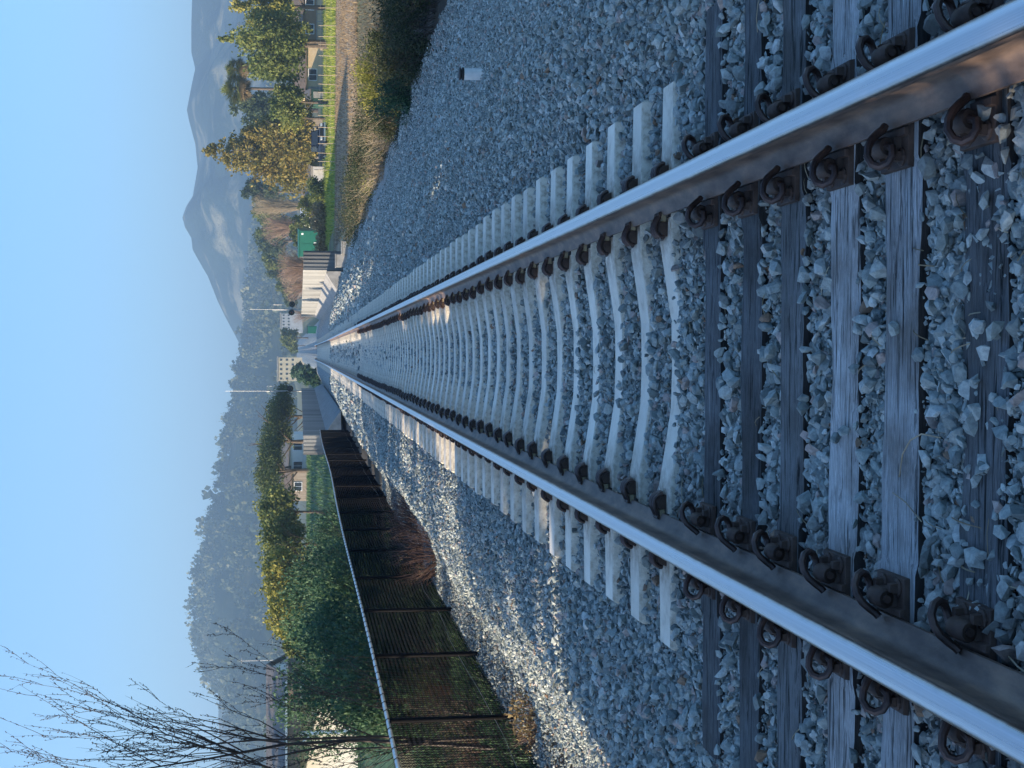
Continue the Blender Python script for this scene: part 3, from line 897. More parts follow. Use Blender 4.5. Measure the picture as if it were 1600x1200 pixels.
def straw():
    n = 420
    Y = 3 + 16 * rng.random(n) ** 1.6
    X = (rng.random(n) - .5) * 2 * np.minimum(.27 * Y, 3.4)
    nearr = rng.random(n) < .45
    X = np.where(nearr, np.sign(X) * (GX + rng.normal(size=n) * .16), X)
    k = ~on_tie(X, Y, -.02)
    X, Y = X[k], Y[k]; n = len(X)
    L = .05 + .10 * rng.random(n)
    an = rng.random(n) * 6.28
    Z = ground_z(X, Y) + .035 + .02 * rng.random(n)
    u = np.linspace(-.5, .5, 4)
    P = np.stack([X[:, None] + np.cos(an)[:, None] * L[:, None] * u, Y[:, None] + np.sin(an)[:, None] * L[:, None] * u, Z[:, None] + .02 * (.25 - u ** 2) * 2 + .02 * (rng.random((n, 1)) - .5) * u], -1)
    V, q = tubes(P, np.full((n, 4), .0012) * (1 + rng.random((n, 1))), 3)
    o = link('dry_straw', np_mesh('dry_straw', V, q, np.repeat(rng.random(n), 12)), M['straw'])
    tag(o, 'scattered dry straw and twigs caught in the ballast stones', 'straw', kind='stuff')
straw()
def stalk(pts, r, label):
    b = MB()
    b.tube([onz(x, y, z) for x, y, z in pts], r, 5)
    o = b.build('dry_stalk', M['dry_twig'], smooth=True)
    tag(o, label, 'dry stalk', 'dry stalks lying on the broad pale tie')
stalk([(1405, 745, .004), (1410, 710, .02), (1422, 688, .035), (1440, 678, .03), (1470, 684, .0)], .0022, 'thin curved dry stalk arching over the edge of the broad pale wooden tie')
stalk([(1395, 770, .004), (1415, 785, .006), (1440, 815, .0)], .0018, 'thin straight dry stalk lying across the end of the broad pale wooden tie')

# ------------------------------------------------------------------ chain-link fence
FX = -4.235
FTOP = .66
def fence():
    f = empty('chain_link_fence', (FX, 30, -.85), 0, 'long black chain-link fence with bright galvanised top rail running beside the gravel', 'fence')
    def loc(V):
        return np.asarray(V) - np.array([FX, 30, -.85])
    y0, y1 = 9.0, 78.0
    posts = np.arange(y0 + .1, y1, 3.66) + .2
    def top(Y):
        return FTOP + .02 * np.sin(Y * .21) + .05 * sm(50, 80, Y)
    def xo(Y):
        return FX + .03 * np.sin(Y * .17) + .10 * sm(45, 78, Y)
    for py in posts:
        g = float(ground_z(xo(py), py)) - .06
        b = MB()
        lean = random.uniform(-.02, .02)
        b.tube([loc((xo(py) + .035, py, g)), loc((xo(py) + .035 + lean, py, top(py) - .03))], .032, 10)
        b.tube([loc((xo(py) + .035 + lean, py, top(py) - .035)), loc((xo(py) + .03 + lean, py, top(py) + .0))], [.036, .03], 10)
        b.build('post', M['black'], f, smooth=True)
    Yr = np.linspace(y0, y1, 120)
    b = MB()
    b.tube([tuple(p) for p in loc(np.stack([xo(Yr), Yr, top(Yr) + .012], -1))], .024, 10)
    trl = b.build('top_rail', M['galv'], f, smooth=True)
    # tie wires round the rail
    n = int((y1 - y0) / .42)
    ty = y0 + .2 + np.arange(n) * .42
    an = np.linspace(0, 2 * np.pi, 7)
    P = np.stack([xo(ty)[:, None] + .029 * np.cos(an), ty[:, None] + .012 * np.linspace(-1, 1, 7), top(ty)[:, None] + .012 + .029 * np.sin(an)], -1)
    V, q = tubes(P, np.full((n, 7), .005), 4)
    tw_ = link('ties_of_rail', np_mesh('ties', loc(V), q), M['black'])
    trl.data.materials.append(M['black'])
    bm = bmesh.new(); bm.from_mesh(trl.data); k0 = len(bm.faces); bm.from_mesh(tw_.data)
    bm.faces.ensure_lookup_table()
    for fq in bm.faces[k0:]:
        fq.material_index = 1
    bm.to_mesh(trl.data); bm.free(); bpy.data.objects.remove(tw_)
    # wire netting: zigzag wires, each hooked in the next
    sp = .050
    k = np.arange(int((y1 - y0) / sp))
    rows = 50
    j = np.arange(rows + 1)
    Yc = y0 + k * sp
    g = ground_z(xo(Yc), Yc) + .05
    Zg = g[:, None] + (top(Yc) - .012 - g)[:, None] * (j / rows)[None]
    side = np.where(j % 2 == 0, -1, 1)
    Yg = Yc[:, None] + side[None] * sp * .52
    Xg = xo(Yc)[:, None] + .004 * side[None] * np.where(k % 2 == 0, 1, -1)[:, None] + .012 * (vnoise(Yg * .9, Zg * 2, 2) - .5)
    V, q = tubes(np.stack([Xg, Yg, Zg], -1), np.full((len(k), rows + 1), .0052), 3)
    link('wire_netting', np_mesh('wire_netting', loc(V), q), M['black'], f)
    # tension wire low on the mesh
    b = MB()
    b.tube([tuple(p) for p in loc(np.stack([xo(Yr) + .02, Yr, ground_z(xo(Yr), Yr) + .27 + .02 * np.sin(Yr)], -1))], .0022, 5)
    b.build('tension_wire', M['curb'], f)
fence()

# white vent pipe on the slope
pp = at(773, 117, 15.6)
pp.z = float(ground_z(pp.x, pp.y))
pr = empty('vent_pipe', pp, 0, 'white plastic pipe with black cap standing alone on the gravel slope', 'pipe')
b = MB(); b.tube([(0, 0, -.08), (0, 0, .225)], .063, 24); b.build('pipe_body', M['pipe'], pr, smooth=True)
b = MB(); b.tube([(0, 0, .222), (0, 0, .226), (0, 0, .245), (0, 0, .249)], [.055, .068, .068, .058], 24)
b.tube([(0, 0, .249), (0, 0, .256)], [.05, .05], 24)
b.tube([(0, 0, .256), (0, 0, .262), (0, 0, .276), (0, 0, .281)], [.058, .068, .066, .05], 24)
b.build('rubber_cap', M['cap'], pr, smooth=True)
b = MB(); b.tube([(-.06, -.03, .0), (-.085, -.05, .03), (-.11, -.06, .02), (-.12, -.06, -.02)], .006, 6); b.build('cable', M['cap'], pr, smooth=True)

# ------------------------------------------------------------------ corrugated walls by the bridge
def corr_wall(sx, label, lab2, lab3):
    side = sx
    def xw(Y):
        return side * (4.75 - .95 * sm(84, 150, Y))
    r = empty('corrugated_wall', (side * 4.5, 110, 0), 0, label, 'wall')
    o = np.array([side * 4.5, 110, 0])
    n = 8 * 56
    Yv = np.linspace(84, 150, n)
    ph = np.arange(n) % 8
    dx = np.interp(ph, [0, 1, 5, 6], [0, .14, .14, 0.0])
    zl = ground_z(np.full(n, side * 3.4), Yv) - .35
    zh = 1.60 + .12 * sm(84, 150, Yv)
    base = np.stack([xw(Yv) - side * dx, Yv], -1)
    V = np.concatenate([np.column_stack([base, zl]), np.column_stack([base, zh]), np.column_stack([base + np.array([side * .03, 0]), zh]), np.column_stack([base + np.array([side * .03, 0]), zl])]) - o
    i = np.arange(n - 1)
    q = np.concatenate([np.stack([i + a * n, i + 1 + a * n, i + 1 + b_ * n, i + b_ * n], -1) for a, b_ in ((0, 1), (1, 2), (2, 3))])
    q = np.concatenate([q, [[0, n, 2 * n, 3 * n]]])
    link('corrugated_sheet', np_mesh('corrugated_sheet', V, q), M['corr'], r)
    b = MB()
    for yy in np.arange(84.2, 150, 4.4):
        x = float(xw(yy)) + side * .12
        b.box(x - .06 - o[0], x + .06 - o[0], yy - .06 - 110, yy + .06 - 110, -.9, 1.5)
    b.build('steel_posts', M['curb'], r)
    # end return of the wall
    b = MB()
    x0 = float(xw(84.0))
    for k in range(5):
        xa = x0 + side * (k * .22 + .02)
        b.box(min(xa, xa + side * .12) - o[0], max(xa, xa + side * .12) - o[0], 84.02 + k * .02 - 110, 84.10 + k * .02 - 110, -1.1, 1.58)
        b.box(min(xa + side * .12, xa + side * .22) - o[0], max(xa + side * .12, xa + side * .22) - o[0], 84.06 + k * .02 - 110, 84.12 + k * .02 - 110, -1.1, 1.578)
    b.build('end_panel', M['corr'], r)
    # flared concrete apron at the foot
    Ya = np.linspace(83.5, 150, 40)
    prof = [(0, -.42), (0, .40), (.10, .44), (.55, .18), (1.25, -.30), (1.32, -.40)]
    V, q = [], []
    for Yq in Ya:
        k = 1 - .62 * sm(84, 150, Yq)
        for a, z in prof:
            V.append((float(xw(Yq)) - side * (.08 + a * k) - o[0], Yq - 110, z * 1.0 + float(track_z(Yq)) - .16))
    m_ = len(prof)
    for i in range(len(Ya) - 1):
        for k in range(m_ - 1):
            q.append((i * m_ + k, i * m_ + k + 1, (i + 1) * m_ + k + 1, (i + 1) * m_ + k))
    V = np.array(V)
    me = bpy.data.meshes.new('apron')
    me.from_pydata([tuple(v) for v in V], [], q + [tuple(range(m_))])
    ap = link('concrete_apron', me, M['corr_apron'] if 'corr_apron' in M else M['curb'])
    ap.parent = r
    # stepped concrete wing wall running down the bank
    wr = empty('wing_wall', (side * 4.6, 82.5, -.8), 0, lab2, 'wall', 'stepped concrete wing walls')
    b = MB()
    for k in range(3):
        xa = side * (.25 + .72 * k)
        xb = side * (.25 + .72 * (k + 1))
        b.box(min(xa, xb), max(xa, xb), -.12 - .3 * k, .12 - .3 * k, -.6, .55 - .33 * k)
        b.box(min(xa, xb) - .03, max(xa, xb) + .03, -.16 - .3 * k, .16 - .3 * k, .55 - .33 * k, .61 - .33 * k)
    b.build('concrete_step', M['curb'], wr, bevel=.01)
corr_wall(1, 'sunlit pale corrugated metal wall on the pipe side, where the track crosses the bridge', 'stepped concrete wing wall at the foot of the sunlit corrugated wall', '')
corr_wall(-1, 'shaded blue-grey corrugated metal wall at the far end of the chain-link fence', 'stepped concrete wing wall where the chain-link fence meets the shaded corrugated wall', '')

def signal(x, y, Y, label, heads, ztop, zant):
    p = at(480, y, Y)
    g = float(ground_z(p.x, Y))
    r = empty('signal_mast', (p.x, Y, g), 0, label, 'railway signal', 'signal masts by the corrugated walls')
    b = MB(); b.tube([(0, 0, -.1), (0, 0, ztop - g)], [.085, .07], 10); b.build('mast', M['alu'], r, smooth=True)
    b = MB(); b.tube([(0, 0, ztop - g), (0, 0, zant - g)], .018, 6); b.build('antenna', M['alu'], r)
    b = MB(); b.box(-.3, .3, -.3, .3, -.15, .12); b.build('foundation', M['curb'], r)
    for dx, z, kind in heads:
        b = MB()
        b.tube([(dx, -.12, z - g), (dx, -.16, z - g)], .32, 20)
        b.tube([(dx, -.17, z - g + .02), (dx, -.42, z - g - .02)], [.13, .14], 12, cap=False)
        b.tube([(0, 0, z - g), (dx, -.02, z - g)], .03, 6)
        h = b.build('signal_head', M['signal_black'], r)
        b = MB(); b.tube([(dx, -.162, z - g), (dx, -.185, z - g)], .10, 14); b.build('lens', M['red_glass'] if kind else M['window'], h)
    b = MB()
    b.tube([(0, 0, ztop - g - .1), (.5, 0, ztop - g - .1), (.5, 0, ztop - g - 1.0)], .025, 6)
    b.build('bracket', M['alu'], r)
signal(0, 484, 155, 'pale signal mast with black discs standing behind the sunlit corrugated wall', [(.55, 2.7, 0), (-.3, 2.75, 1)], 4.75, 7.1)
signal(0, 611, 150, 'slim signal mast with tall antenna behind the shaded corrugated wall', [(.25, 2.85, 0)], 5.3, 9.4)

# ------------------------------------------------------------------ vegetation
def trunk_mesh(H, r0, limbs, W, bare_frac=.5):
    b = MB()
    lean = random.uniform(-.03, .03) * H
    pts = [(lean * t * t, random.uniform(-.02, .02) * H * t, H * t) for t in np.linspace(0, .88, 6)]
    pts[0] = (0, 0, -.25)
    b.tube(pts, [r0 * 1.25, r0, r0 * .8, r0 * .6, r0 * .4, r0 * .15], 8)
    for i in range(limbs):
        t = random.uniform(.25, .75) if bare_frac else .4
        an = random.uniform(0, 6.28)
        L = W * random.uniform(.25, .45)
        z = H * t
        b.tube([(lean * t * t, 0, z), (math.cos(an) * L * .5, math.sin(an) * L * .5, z + L * .35), (math.cos(an) * L, math.sin(an) * L, z + L * .85)], [r0 * .45, r0 * .28, r0 * .08], 6)
    return b

def crown_clumps(kind, H, W, k):
    C = []
    for i in range(k):
        an = random.uniform(0, 6.28)
        if kind == 'cone':
            t = random.random() ** .8
            z = H * (.19 + .79 * t)
            rr = W * .5 * (1 - t) ** .85
            d = rr * random.uniform(.35, .95)
            s = max(.16 * W * (1 - t) ** .6, .045 * W)
            C.append((math.cos(an) * d, math.sin(an) * d, z - d * .12, s * 1.3, s * 1.3, s * .75))
        elif kind == 'spread':
            d = W * .45 * math.sqrt(random.random())
            z = H * (.50 + .40 * random.random() ** .7 * (1 - .6 * (d / (W * .45)) ** 2)) + H * .05
            s = W * random.uniform(.09, .15)
            C.append((math.cos(an) * d, math.sin(an) * d, z, s * 1.2, s * 1.2, s * .75))
        elif kind == 'shrub':
            u = random.random()
            d = W * .42 * math.sqrt(random.random())
            z = H * (.12 + .75 * u) * (1 - .45 * (d / (W * .5)) ** 2)
            s = W * random.uniform(.10, .17)
            C.append((math.cos(an) * d, math.sin(an) * d, z, s, s, s * 1.1))
        elif kind == 'weep':
            d = W * .42 * math.sqrt(random.random())
            z = H * (.35 + .58 * random.random() * (1 - .5 * (d / (W * .45)) ** 2))
            s = W * random.uniform(.07, .12)
            C.append((math.cos(an) * d, math.sin(an) * d, z, s, s, s * 1.7))
        else:
            ph = math.acos(random.uniform(-.75, 1))
            q = random.uniform(.35, .9)
            d = W * .42 * q * math.sin(ph)
            z = H * (.62 + .32 * q * math.cos(ph))
            s = W * random.uniform(.10, .17)
            C.append((math.cos(an) * d, math.sin(an) * d, z, s, s, s * .85))
    if kind == 'cone':
        C.append((0, 0, H * .95, W * .035, W * .035, H * .06))
    return C

def tree_parts(root, H, W, kind, n, leaf, size, k=40, r0=None, limbs=5, aspect=.6, up=0.0, bark='bark'):
    r0 = r0 or H * .022
    trunk_mesh(H * (.98 if kind == 'cone' else .85), r0, limbs, W).build('trunk', M[bark], root, smooth=True)
    V, q, t = leaf_cloud(crown_clumps(kind, H, W, k), n, size, aspect, up)
    link('crown', np_mesh('crown', V, q, t), M[leaf], root)

def tree(x_base, y, Y, x_top, Wpx, kind, n, leaf, size, label, cat='tree', group=None, name=None, z=None, **kw):
    """stands Y metres up the track; its size follows from how tall it looks"""
    p = at(x_base, y, Y)
    g = float(ground_z(p.x, Y)) if z is None else z
    H = at(x_top, y, Y).z - g
    W = Wpx * Y / F
    nm = name or {'cone': 'conifer_tree', 'shrub': 'shrub', 'spread': 'pine_tree'}.get(kind, 'leafy_tree')
    r = empty(nm, (p.x, Y, g - .05), random.uniform(0, 6.28), label, cat, group)
    tree_parts(r, H, W, kind, n, leaf, size, **kw)
    return r

EV = 'evergreen trees in the valley on the pipe side'
# right of the line
tree(490, 240, 180, 316, 138, 'cone', 12000, 'leaf_gold', .42, 'tall golden-green pointed conifer rising above the taupe building', group=EV, k=150)
tree(492, 208, 176, 375, 104, 'cone', 6500, 'leaf_gold', .40, 'lower olive conifer leaning against the tall golden pointed conifer', group=EV, k=90)
tree(500, 72, 150, 352, 124, 'weep', 10000, 'leaf_mid', .34, 'big spreading green tree shading the beige house', group=EV, k=110, limbs=9)
tree(500, 66, 158, 338, 66, 'cone', 4500, 'leaf_mid', .36, 'dark pointed conifer top rising out of the big spreading green tree', group=EV, k=90)
tree(500, 12, 165, 345, 70, 'weep', 5000, 'leaf_yellow', .36, 'yellow-green tree at the far edge of the beige house', group=EV, k=70)
tree(500, -50, 165, 340, 120, 'round', 5000, 'leaf_mid', .4, 'green tree behind the beige house, partly out of view', group=EV, k=60)
tree(497, 160, 150, 412, 76, 'round', 6500, 'leaf_mid', .30, 'rounded green tree in front of the dark green outbuilding', group=EV, k=70)
tree(494, 185, 160, 420, 52, 'round', 4500, 'leaf_yellow', .30, 'small yellow-green tree between the palms and the taupe building', group=EV, k=60)
tree(480, 172, 260, 350, 66, 'round', 5000, 'leaf_blue', .55, 'rounded blue-green hazy tree behind the palms', group=EV, k=60)
tree(480, 195, 265, 385, 60, 'round', 4000, 'leaf_blue', .55, 'low blue-green hazy tree behind the tall golden conifer', group=EV, k=50)
tree(480, 108, 275, 372, 50, 'round', 4000, 'leaf_blue', .55, 'blue-green hazy tree behind the shorter palm', group=EV, k=50)
tree(480, 300, 300, 362, 46, 'round', 4000, 'leaf_blue', .55, 'olive tree standing just beyond the tall golden conifer', group=EV, k=50)
for i, (y, xt, w, leaf, lab) in enumerate([(325, 378, 60, 'leaf_mid', 'olive hazy tree behind the bare pale poplar'), (350, 384, 52, 'leaf_mid', 'olive hazy tree with lighter crown beyond the white cottage'),
        (376, 388, 56, 'leaf_blue', 'hazy tree rising behind the green shed'), (402, 394, 48, 'leaf_mid', 'hazy olive tree beyond the green shed corner'), (425, 412, 46, 'leaf_blue', 'hazy tree behind the pinkish bare tree'),
        (448, 425, 40, 'leaf_mid', 'lower hazy tree behind the sunlit corrugated wall'), (466, 436, 32, 'leaf_blue', 'small hazy tree beside the black signal discs')]):
    tree(482, y, 330 + 12 * i, xt, w, 'round', 3000, leaf, .7, lab, group='hazy trees across the valley', k=40)
tree(490, 350, 215, 440, 40, 'shrub', 2500, 'leaf_mid', .35, 'dark green shrub between the white cottage and the green shed', 'shrub', k=40)
tree(492, 322, 195, 462, 42, 'shrub', 3000, 'leaf_yellow', .3, 'bright olive shrub in front of the white cottage', 'shrub', k=40)
tree(498, 297, 165, 476, 40, 'shrub', 3000, 'leaf_mid', .25, 'green shrub beside the cream-ended shed', 'shrub', k=40)
tree(505, 340, 150, 484, 50, 'shrub', 2500, 'leaf_dry', .25, 'dry yellow brush in front of the bright olive shrub', 'shrub', k=40)
tree(503, 385, 150, 493, 60, 'shrub', 2500, 'leaf_dry', .22, 'dry grass tussock at the foot of the green shed', 'shrub', k=40)
tree(480, 372, 230, 447, 40, 'round', 2500, 'leaf_pine', .4, 'dark evergreen just behind the green shed', group=EV, k=40)
tree(478, 528, 420, 434, 44, 'round', 3000, 'leaf_mid', .8, 'hazy green tree where the track vanishes, beside the white flats', group='hazy trees across the valley', k=40)
tree(476, 540, 480, 445, 30, 'round', 2500, 'leaf_mid', .8, 'hazy tree right above the vanishing rails', group='hazy trees across the valley', k=40)
tree(482, 582, 260, 452, 34, 'round', 3000, 'leaf_dark', .5, 'dark rounded tree in front of the cream building', group='dark trees beyond the shaded corrugated wall', k=40)
tree(482, 590, 200, 463, 28, 'shrub', 3000, 'leaf_dark', .35, 'dark bush beside the end of the shaded corrugated wall', 'shrub', 'dark trees beyond the shaded corrugated wall', k=40)

def bare(x_base, y, Y, x_top, Wpx, mat, n, label, cat='bare tree', group=None, fan=.5, r0=.05, thick=1.0):
    p = at(x_base, y, Y)
    g = float(ground_z(p.x, Y))
    H = at(x_top, y, Y).z - g
    W = Wpx * Y / F
    r = empty('bare_tree', (p.x, Y, g - .05), 0, label, cat, group)
    trunk_mesh(H * .6, H * .018, 4, W).build('trunk', M[mat], r, smooth=True)
    t0 = rng.random(n) * .55 + .05
    an = rng.random(n) * 6.28
    L = H * (.25 + .45 * rng.random(n))
    sp = fan * (.3 + .9 * rng.random(n))
    q0 = np.stack([np.cos(an) * W * .12 * t0, np.sin(an) * W * .12 * t0, H * t0], -1)
    d = np.stack([np.cos(an) * sp, np.sin(an) * sp, np.ones(n)], -1)
    d /= np.linalg.norm(d, axis=1, keepdims=True)
    u = np.linspace(0, 1, 5)
    P = q0[:, None] + d[:, None] * (L[:, None, None] * u[None, :, None]) + rng.normal(size=(n, 5, 3)) * (.03 * H) * u[None, :, None]
    P[..., 2] = np.minimum(P[..., 2], H * (1.0 - .25 * (np.hypot(P[..., 0], P[..., 1]) / (W * .6)) ** 2))
    V, q = tubes(P, thick * H * .0035 * (1.1 - u)[None].repeat(n, 0), 3)
    link('branches', np_mesh('branches', V, q), M[mat], r)
    return r
PB = 'bare winter trees in the valley'
bare(478, 322, 240, 388, 42, 'dry_twig', 420, 'pale bare poplar-like tree standing above the white cottage', group=PB, fan=.3)
bare(480, 355, 250, 402, 50, 'pink_twig', 420, 'broad greyish bare tree between the white cottage and the green shed', group=PB, fan=.6)
bare(487, 418, 190, 428, 62, 'pink_twig', 700, 'rounded pinkish bare tree between the green shed and the corrugated wall', group=PB, fan=.9)
bare(484, 446, 215, 436, 48, 'pink_twig', 500, 'rounded pinkish bare tree rising behind the sunlit corrugated wall', group=PB, fan=.9)
bare(482, 492, 330, 452, 30, 'pink_twig', 250, 'small brownish bare tree below the pale signal mast', group=PB, fan=.9)

# palms
def palm(x_base, y, Y, x_top, Wpx, label):
    p = at(x_base, y, Y)
    g = float(ground_z(p.x, Y))
    H = at(x_top, y, Y).z - g
    W = Wpx * Y / F
    r = empty('palm_tree', (p.x, Y, g), 0, label, 'palm tree', 'palm trees behind the beige house')
    b = MB(); b.tube([(0, 0, -.1), (.05, 0, H * .5), (0, 0, H - W * .4)], [.26, .2, .18], 10); b.build('trunk', M['bark'], r, smooth=True)
    for nm, n, zlo, zhi, mat in (('fronds', 110, -.25, 1.0, 'leaf_mid'), ('dead_fronds', 80, -.92, -.15, 'palm_skirt')):
        an = rng.random(n) * 6.28
        el = zlo + (zhi - zlo) * rng.random(n)
        d = np.stack([np.cos(an) * np.sqrt(np.clip(1 - el ** 2, .05, 1)), np.sin(an) * np.sqrt(np.clip(1 - el ** 2, .05, 1)), el], -1)
        parts = []
        L = W * .5 * (.85 + .35 * rng.random(n)) * (1 if nm == 'fronds' else .85)
        c = np.array([0, 0, H - W * .5])
        for i in range(n):
            k = 9
            a = np.cross(d[i], [0, 0, 1.0]); a /= np.linalg.norm(a) + 1e-9
            w = np.linspace(-.75, .75, k)
            tips = c + d[i] * L[i] * np.cos(w)[:, None] + a * L[i] * .55 * np.sin(w)[:, None] - np.array([0, 0, 1]) * (.12 * L[i] * (1 + np.abs(w)))[:, None]
            root = c + d[i] * L[i] * .42
            side = (a * np.cos(w)[:, None] - d[i] * np.sin(w)[:, None]) * L[i] * .035
            V = np.stack([np.repeat(root[None], k, 0), (root + tips) / 2 + side, tips, (root + tips) / 2 - side], 1).reshape(-1, 3)
            V2 = np.array([c, c + d[i] * L[i] * .2 + a * .03, root, c + d[i] * L[i] * .2 - a * .03])
            V = np.concatenate([V, V2])
            parts.append((V, np.arange(len(V)).reshape(-1, 4), np.full(len(V), rng.random())))
        V, q, t = join(parts)
        link(nm, np_mesh(nm, V, q, t), M[mat], r)
palm(475, 141, 205, 341, 54, 'taller fan palm with a brown skirt of dead fronds beside the tall golden conifer')
palm(475, 112, 212, 349, 42, 'shorter fan palm partly behind the big spreading green tree')

# hedge along the gravel on the pipe side
def hedge_bush(X, Y, H, W, leaf, n, size, label, twig='twig', nt=70, cat='bush', group='bushes along the edge of the gravel', up=.4, k=34):
    g = float(ground_z(X, Y))
    r = empty('bush', (X, Y, g - .05), random.uniform(0, 6), label, cat, group)
    if n:
        V, q, t = leaf_cloud(crown_clumps('shrub', H, W, k), n, size, .5, up)
        link('leaves', np_mesh('leaves', V, q, t), M[leaf], r)
    an = rng.random(nt) * 6.28
    d0 = W * .3 * np.sqrt(rng.random(nt))
    L = H * (.6 + .55 * rng.random(nt))
    sp = .9 * rng.random(nt)
    u = np.linspace(0, 1, 5)
    dirx, diry = np.cos(an) * sp, np.sin(an) * sp
    P = np.stack([np.cos(an)[:, None] * d0[:, None] + dirx[:, None] * L[:, None] * u, np.sin(an)[:, None] * d0[:, None] + diry[:, None] * L[:, None] * u, L[:, None] * u * (1 - .25 * u * sp[:, None])], -1)
    P += rng.normal(size=P.shape) * (.035 if n else .06) * H * u[None, :, None]
    V, q = tubes(P, (.006 * (1.15 - u))[None].repeat(nt, 0), 3)
    link('twigs', np_mesh('twigs', V, q), M[twig], r)
    return r
hb = [(7.25, 24.3, 1.6, 2.2, 'leaf_hedge', 'dark dense bush with reddish tips at the near edge of the gravel, widest in view'),
      (7.1, 26.4, 1.55, 2.0, 'leaf_hedge', 'dark bush nearest the white pipe, full of small leaves'),
      (6.95, 28.8, 1.45, 2.0, 'leaf_hedge', 'dark green bush behind the white pipe'),
      (6.65, 31.4, 1.4, 1.9, 'leaf_hedge', 'blackish green bush with grey dead twigs between the pipe and the yellow bush'),
      (6.35, 34.2, 1.25, 1.9, 'leaf_dark', 'deep green low bush beside the yellow-topped bush')]
for X, Y, H, W, leaf, lab in hb:
    hedge_bush(X, Y, H, W, leaf, 9000, .055, lab)
hedge_bush(8.6, 27.0, 1.5, 2.2, 'leaf_hedge', 6000, .06, 'dark bush in the second row behind the dense bushes by the gravel')
hedge_bush(8.2, 31.5, 1.35, 2.0, 'leaf_hedge', 6000, .06, 'olive dark bush in the second row, next to the pale dead brush', 'dry_twig', 90)
hedge_bush(9.2, 24.0, 1.6, 2.4, 'leaf_hedge', 6000, .06, 'dark bush in the second row at the edge of view')
hedge_bush(7.15, 37.4, 1.6, 2.2, 'leaf_yellow', 9000, .05, 'bright yellow-green bush catching the light at the end of the dark hedge', 'dry_twig', 60)
hedge_bush(6.2, 38.0, .9, 1.5, 'leaf_hedge', 3500, .05, 'low dark bush at the foot of the yellow-green bush')
hedge_bush(6.6, 42.0, 1.0, 1.9, 'leaf_dry', 500, .05, 'pale dead brush just past the yellow-green bush', 'dry_twig', 190)
hedge_bush(7.6, 41.5, 1.3, 2.4, 'leaf_hedge', 5000, .06, 'brown-green scrub standing behind the pale dead brush', 'dry_twig', 90)
for X, Y, H, W, lab in [(6.5, 40.0, 1.25, 2.2, 'dense olive-brown scrub right beyond the yellow-green bush'), (6.4, 43.8, 1.2, 2.4, 'dense dark scrub between the pale dead brush and the grey dead brush'),
                        (6.3, 48.0, 1.15, 2.6, 'dark olive scrub at the gravel edge in front of the dead brush with yellow leaves'), (6.1, 53.0, 1.05, 2.8, 'dark brown scrub at the gravel edge, past the yellow-leaved dead brush'),
                        (5.9, 59.0, 1.0, 3.0, 'low olive scrub at the gravel edge, near its far end'), (5.7, 66.0, .9, 3.2, 'last low dark scrub at the gravel edge before the stepped wing wall')]:
    hedge_bush(X + .5, Y, H, W, 'leaf_hedge', 6000, .065, lab, 'dry_twig', 80)
hedge_bush(7.4, 46.5, 1.2, 2.4, 'leaf_hedge', 4500, .06, 'brown scrub behind the grey dead brush', 'dry_twig', 90)
hedge_bush(7.2, 53.0, 1.0, 2.6, 'leaf_hedge', 4500, .06, 'brown scrub behind the dead brush with yellow leaves', 'dry_twig', 90)
hedge_bush(6.9, 62.0, .9, 2.8, 'leaf_hedge', 4500, .07, 'low dark scrub farthest back along the gravel edge', 'dry_twig', 90)
hedge_bush(6.0, 45.5, .8, 1.7, 'leaf_dry', 400, .05, 'grey dead brush beside the gravel edge, between two other dead clumps', 'dry_twig', 170)
hedge_bush(6.2, 50.0, .75, 1.8, 'leaf_yellow', 700, .05, 'dead brush with a few yellow leaves along the gravel edge', 'dry_twig', 170)
hedge_bush(5.8, 56.0, .6, 1.8, 'leaf_dry', 500, .06, 'low dry brush farthest along the gravel edge', 'dry_twig', 140)

# bushes behind the chain-link fence
FB = 'dark feathery bushes behind the chain-link fence'
fbs = [(-6.3, 27.5, 2.1, 2.3, 'dark feathery bush behind the fence, closest to the bare tree'), (-6.4, 30.5, 2.8, 2.9, 'tall dark feathery bush behind the fence next to the bare-tree end'),
       (-6.5, 34.0, 3.0, 3.2, 'tallest dark feathery bush behind the middle of the fence'), (-6.6, 38.0, 2.95, 3.2, 'broad dark green bush behind the fence at the reddish brush'),
       (-6.7, 42.5, 2.75, 3.2, 'blue-green feathery bush behind the fence beyond the reddish brush'), (-6.6, 47.5, 2.3, 3.2, 'lower blue-green bush behind the fence, beside the lawn'),
       (-6.5, 53.0, 1.9, 3.0, 'low green bush behind the fence where the lawn shows'), (-8.6, 36.0, 3.2, 3.0, 'tall dark bush in the second row behind the fence')]
for X, Y, H, W, lab in fbs:
    hedge_bush(X, Y, H * 1.14, W * 1.1, 'leaf_dark', 13000, .085, lab, 'twig', 60, 'bush', FB, up=1.2, k=46)
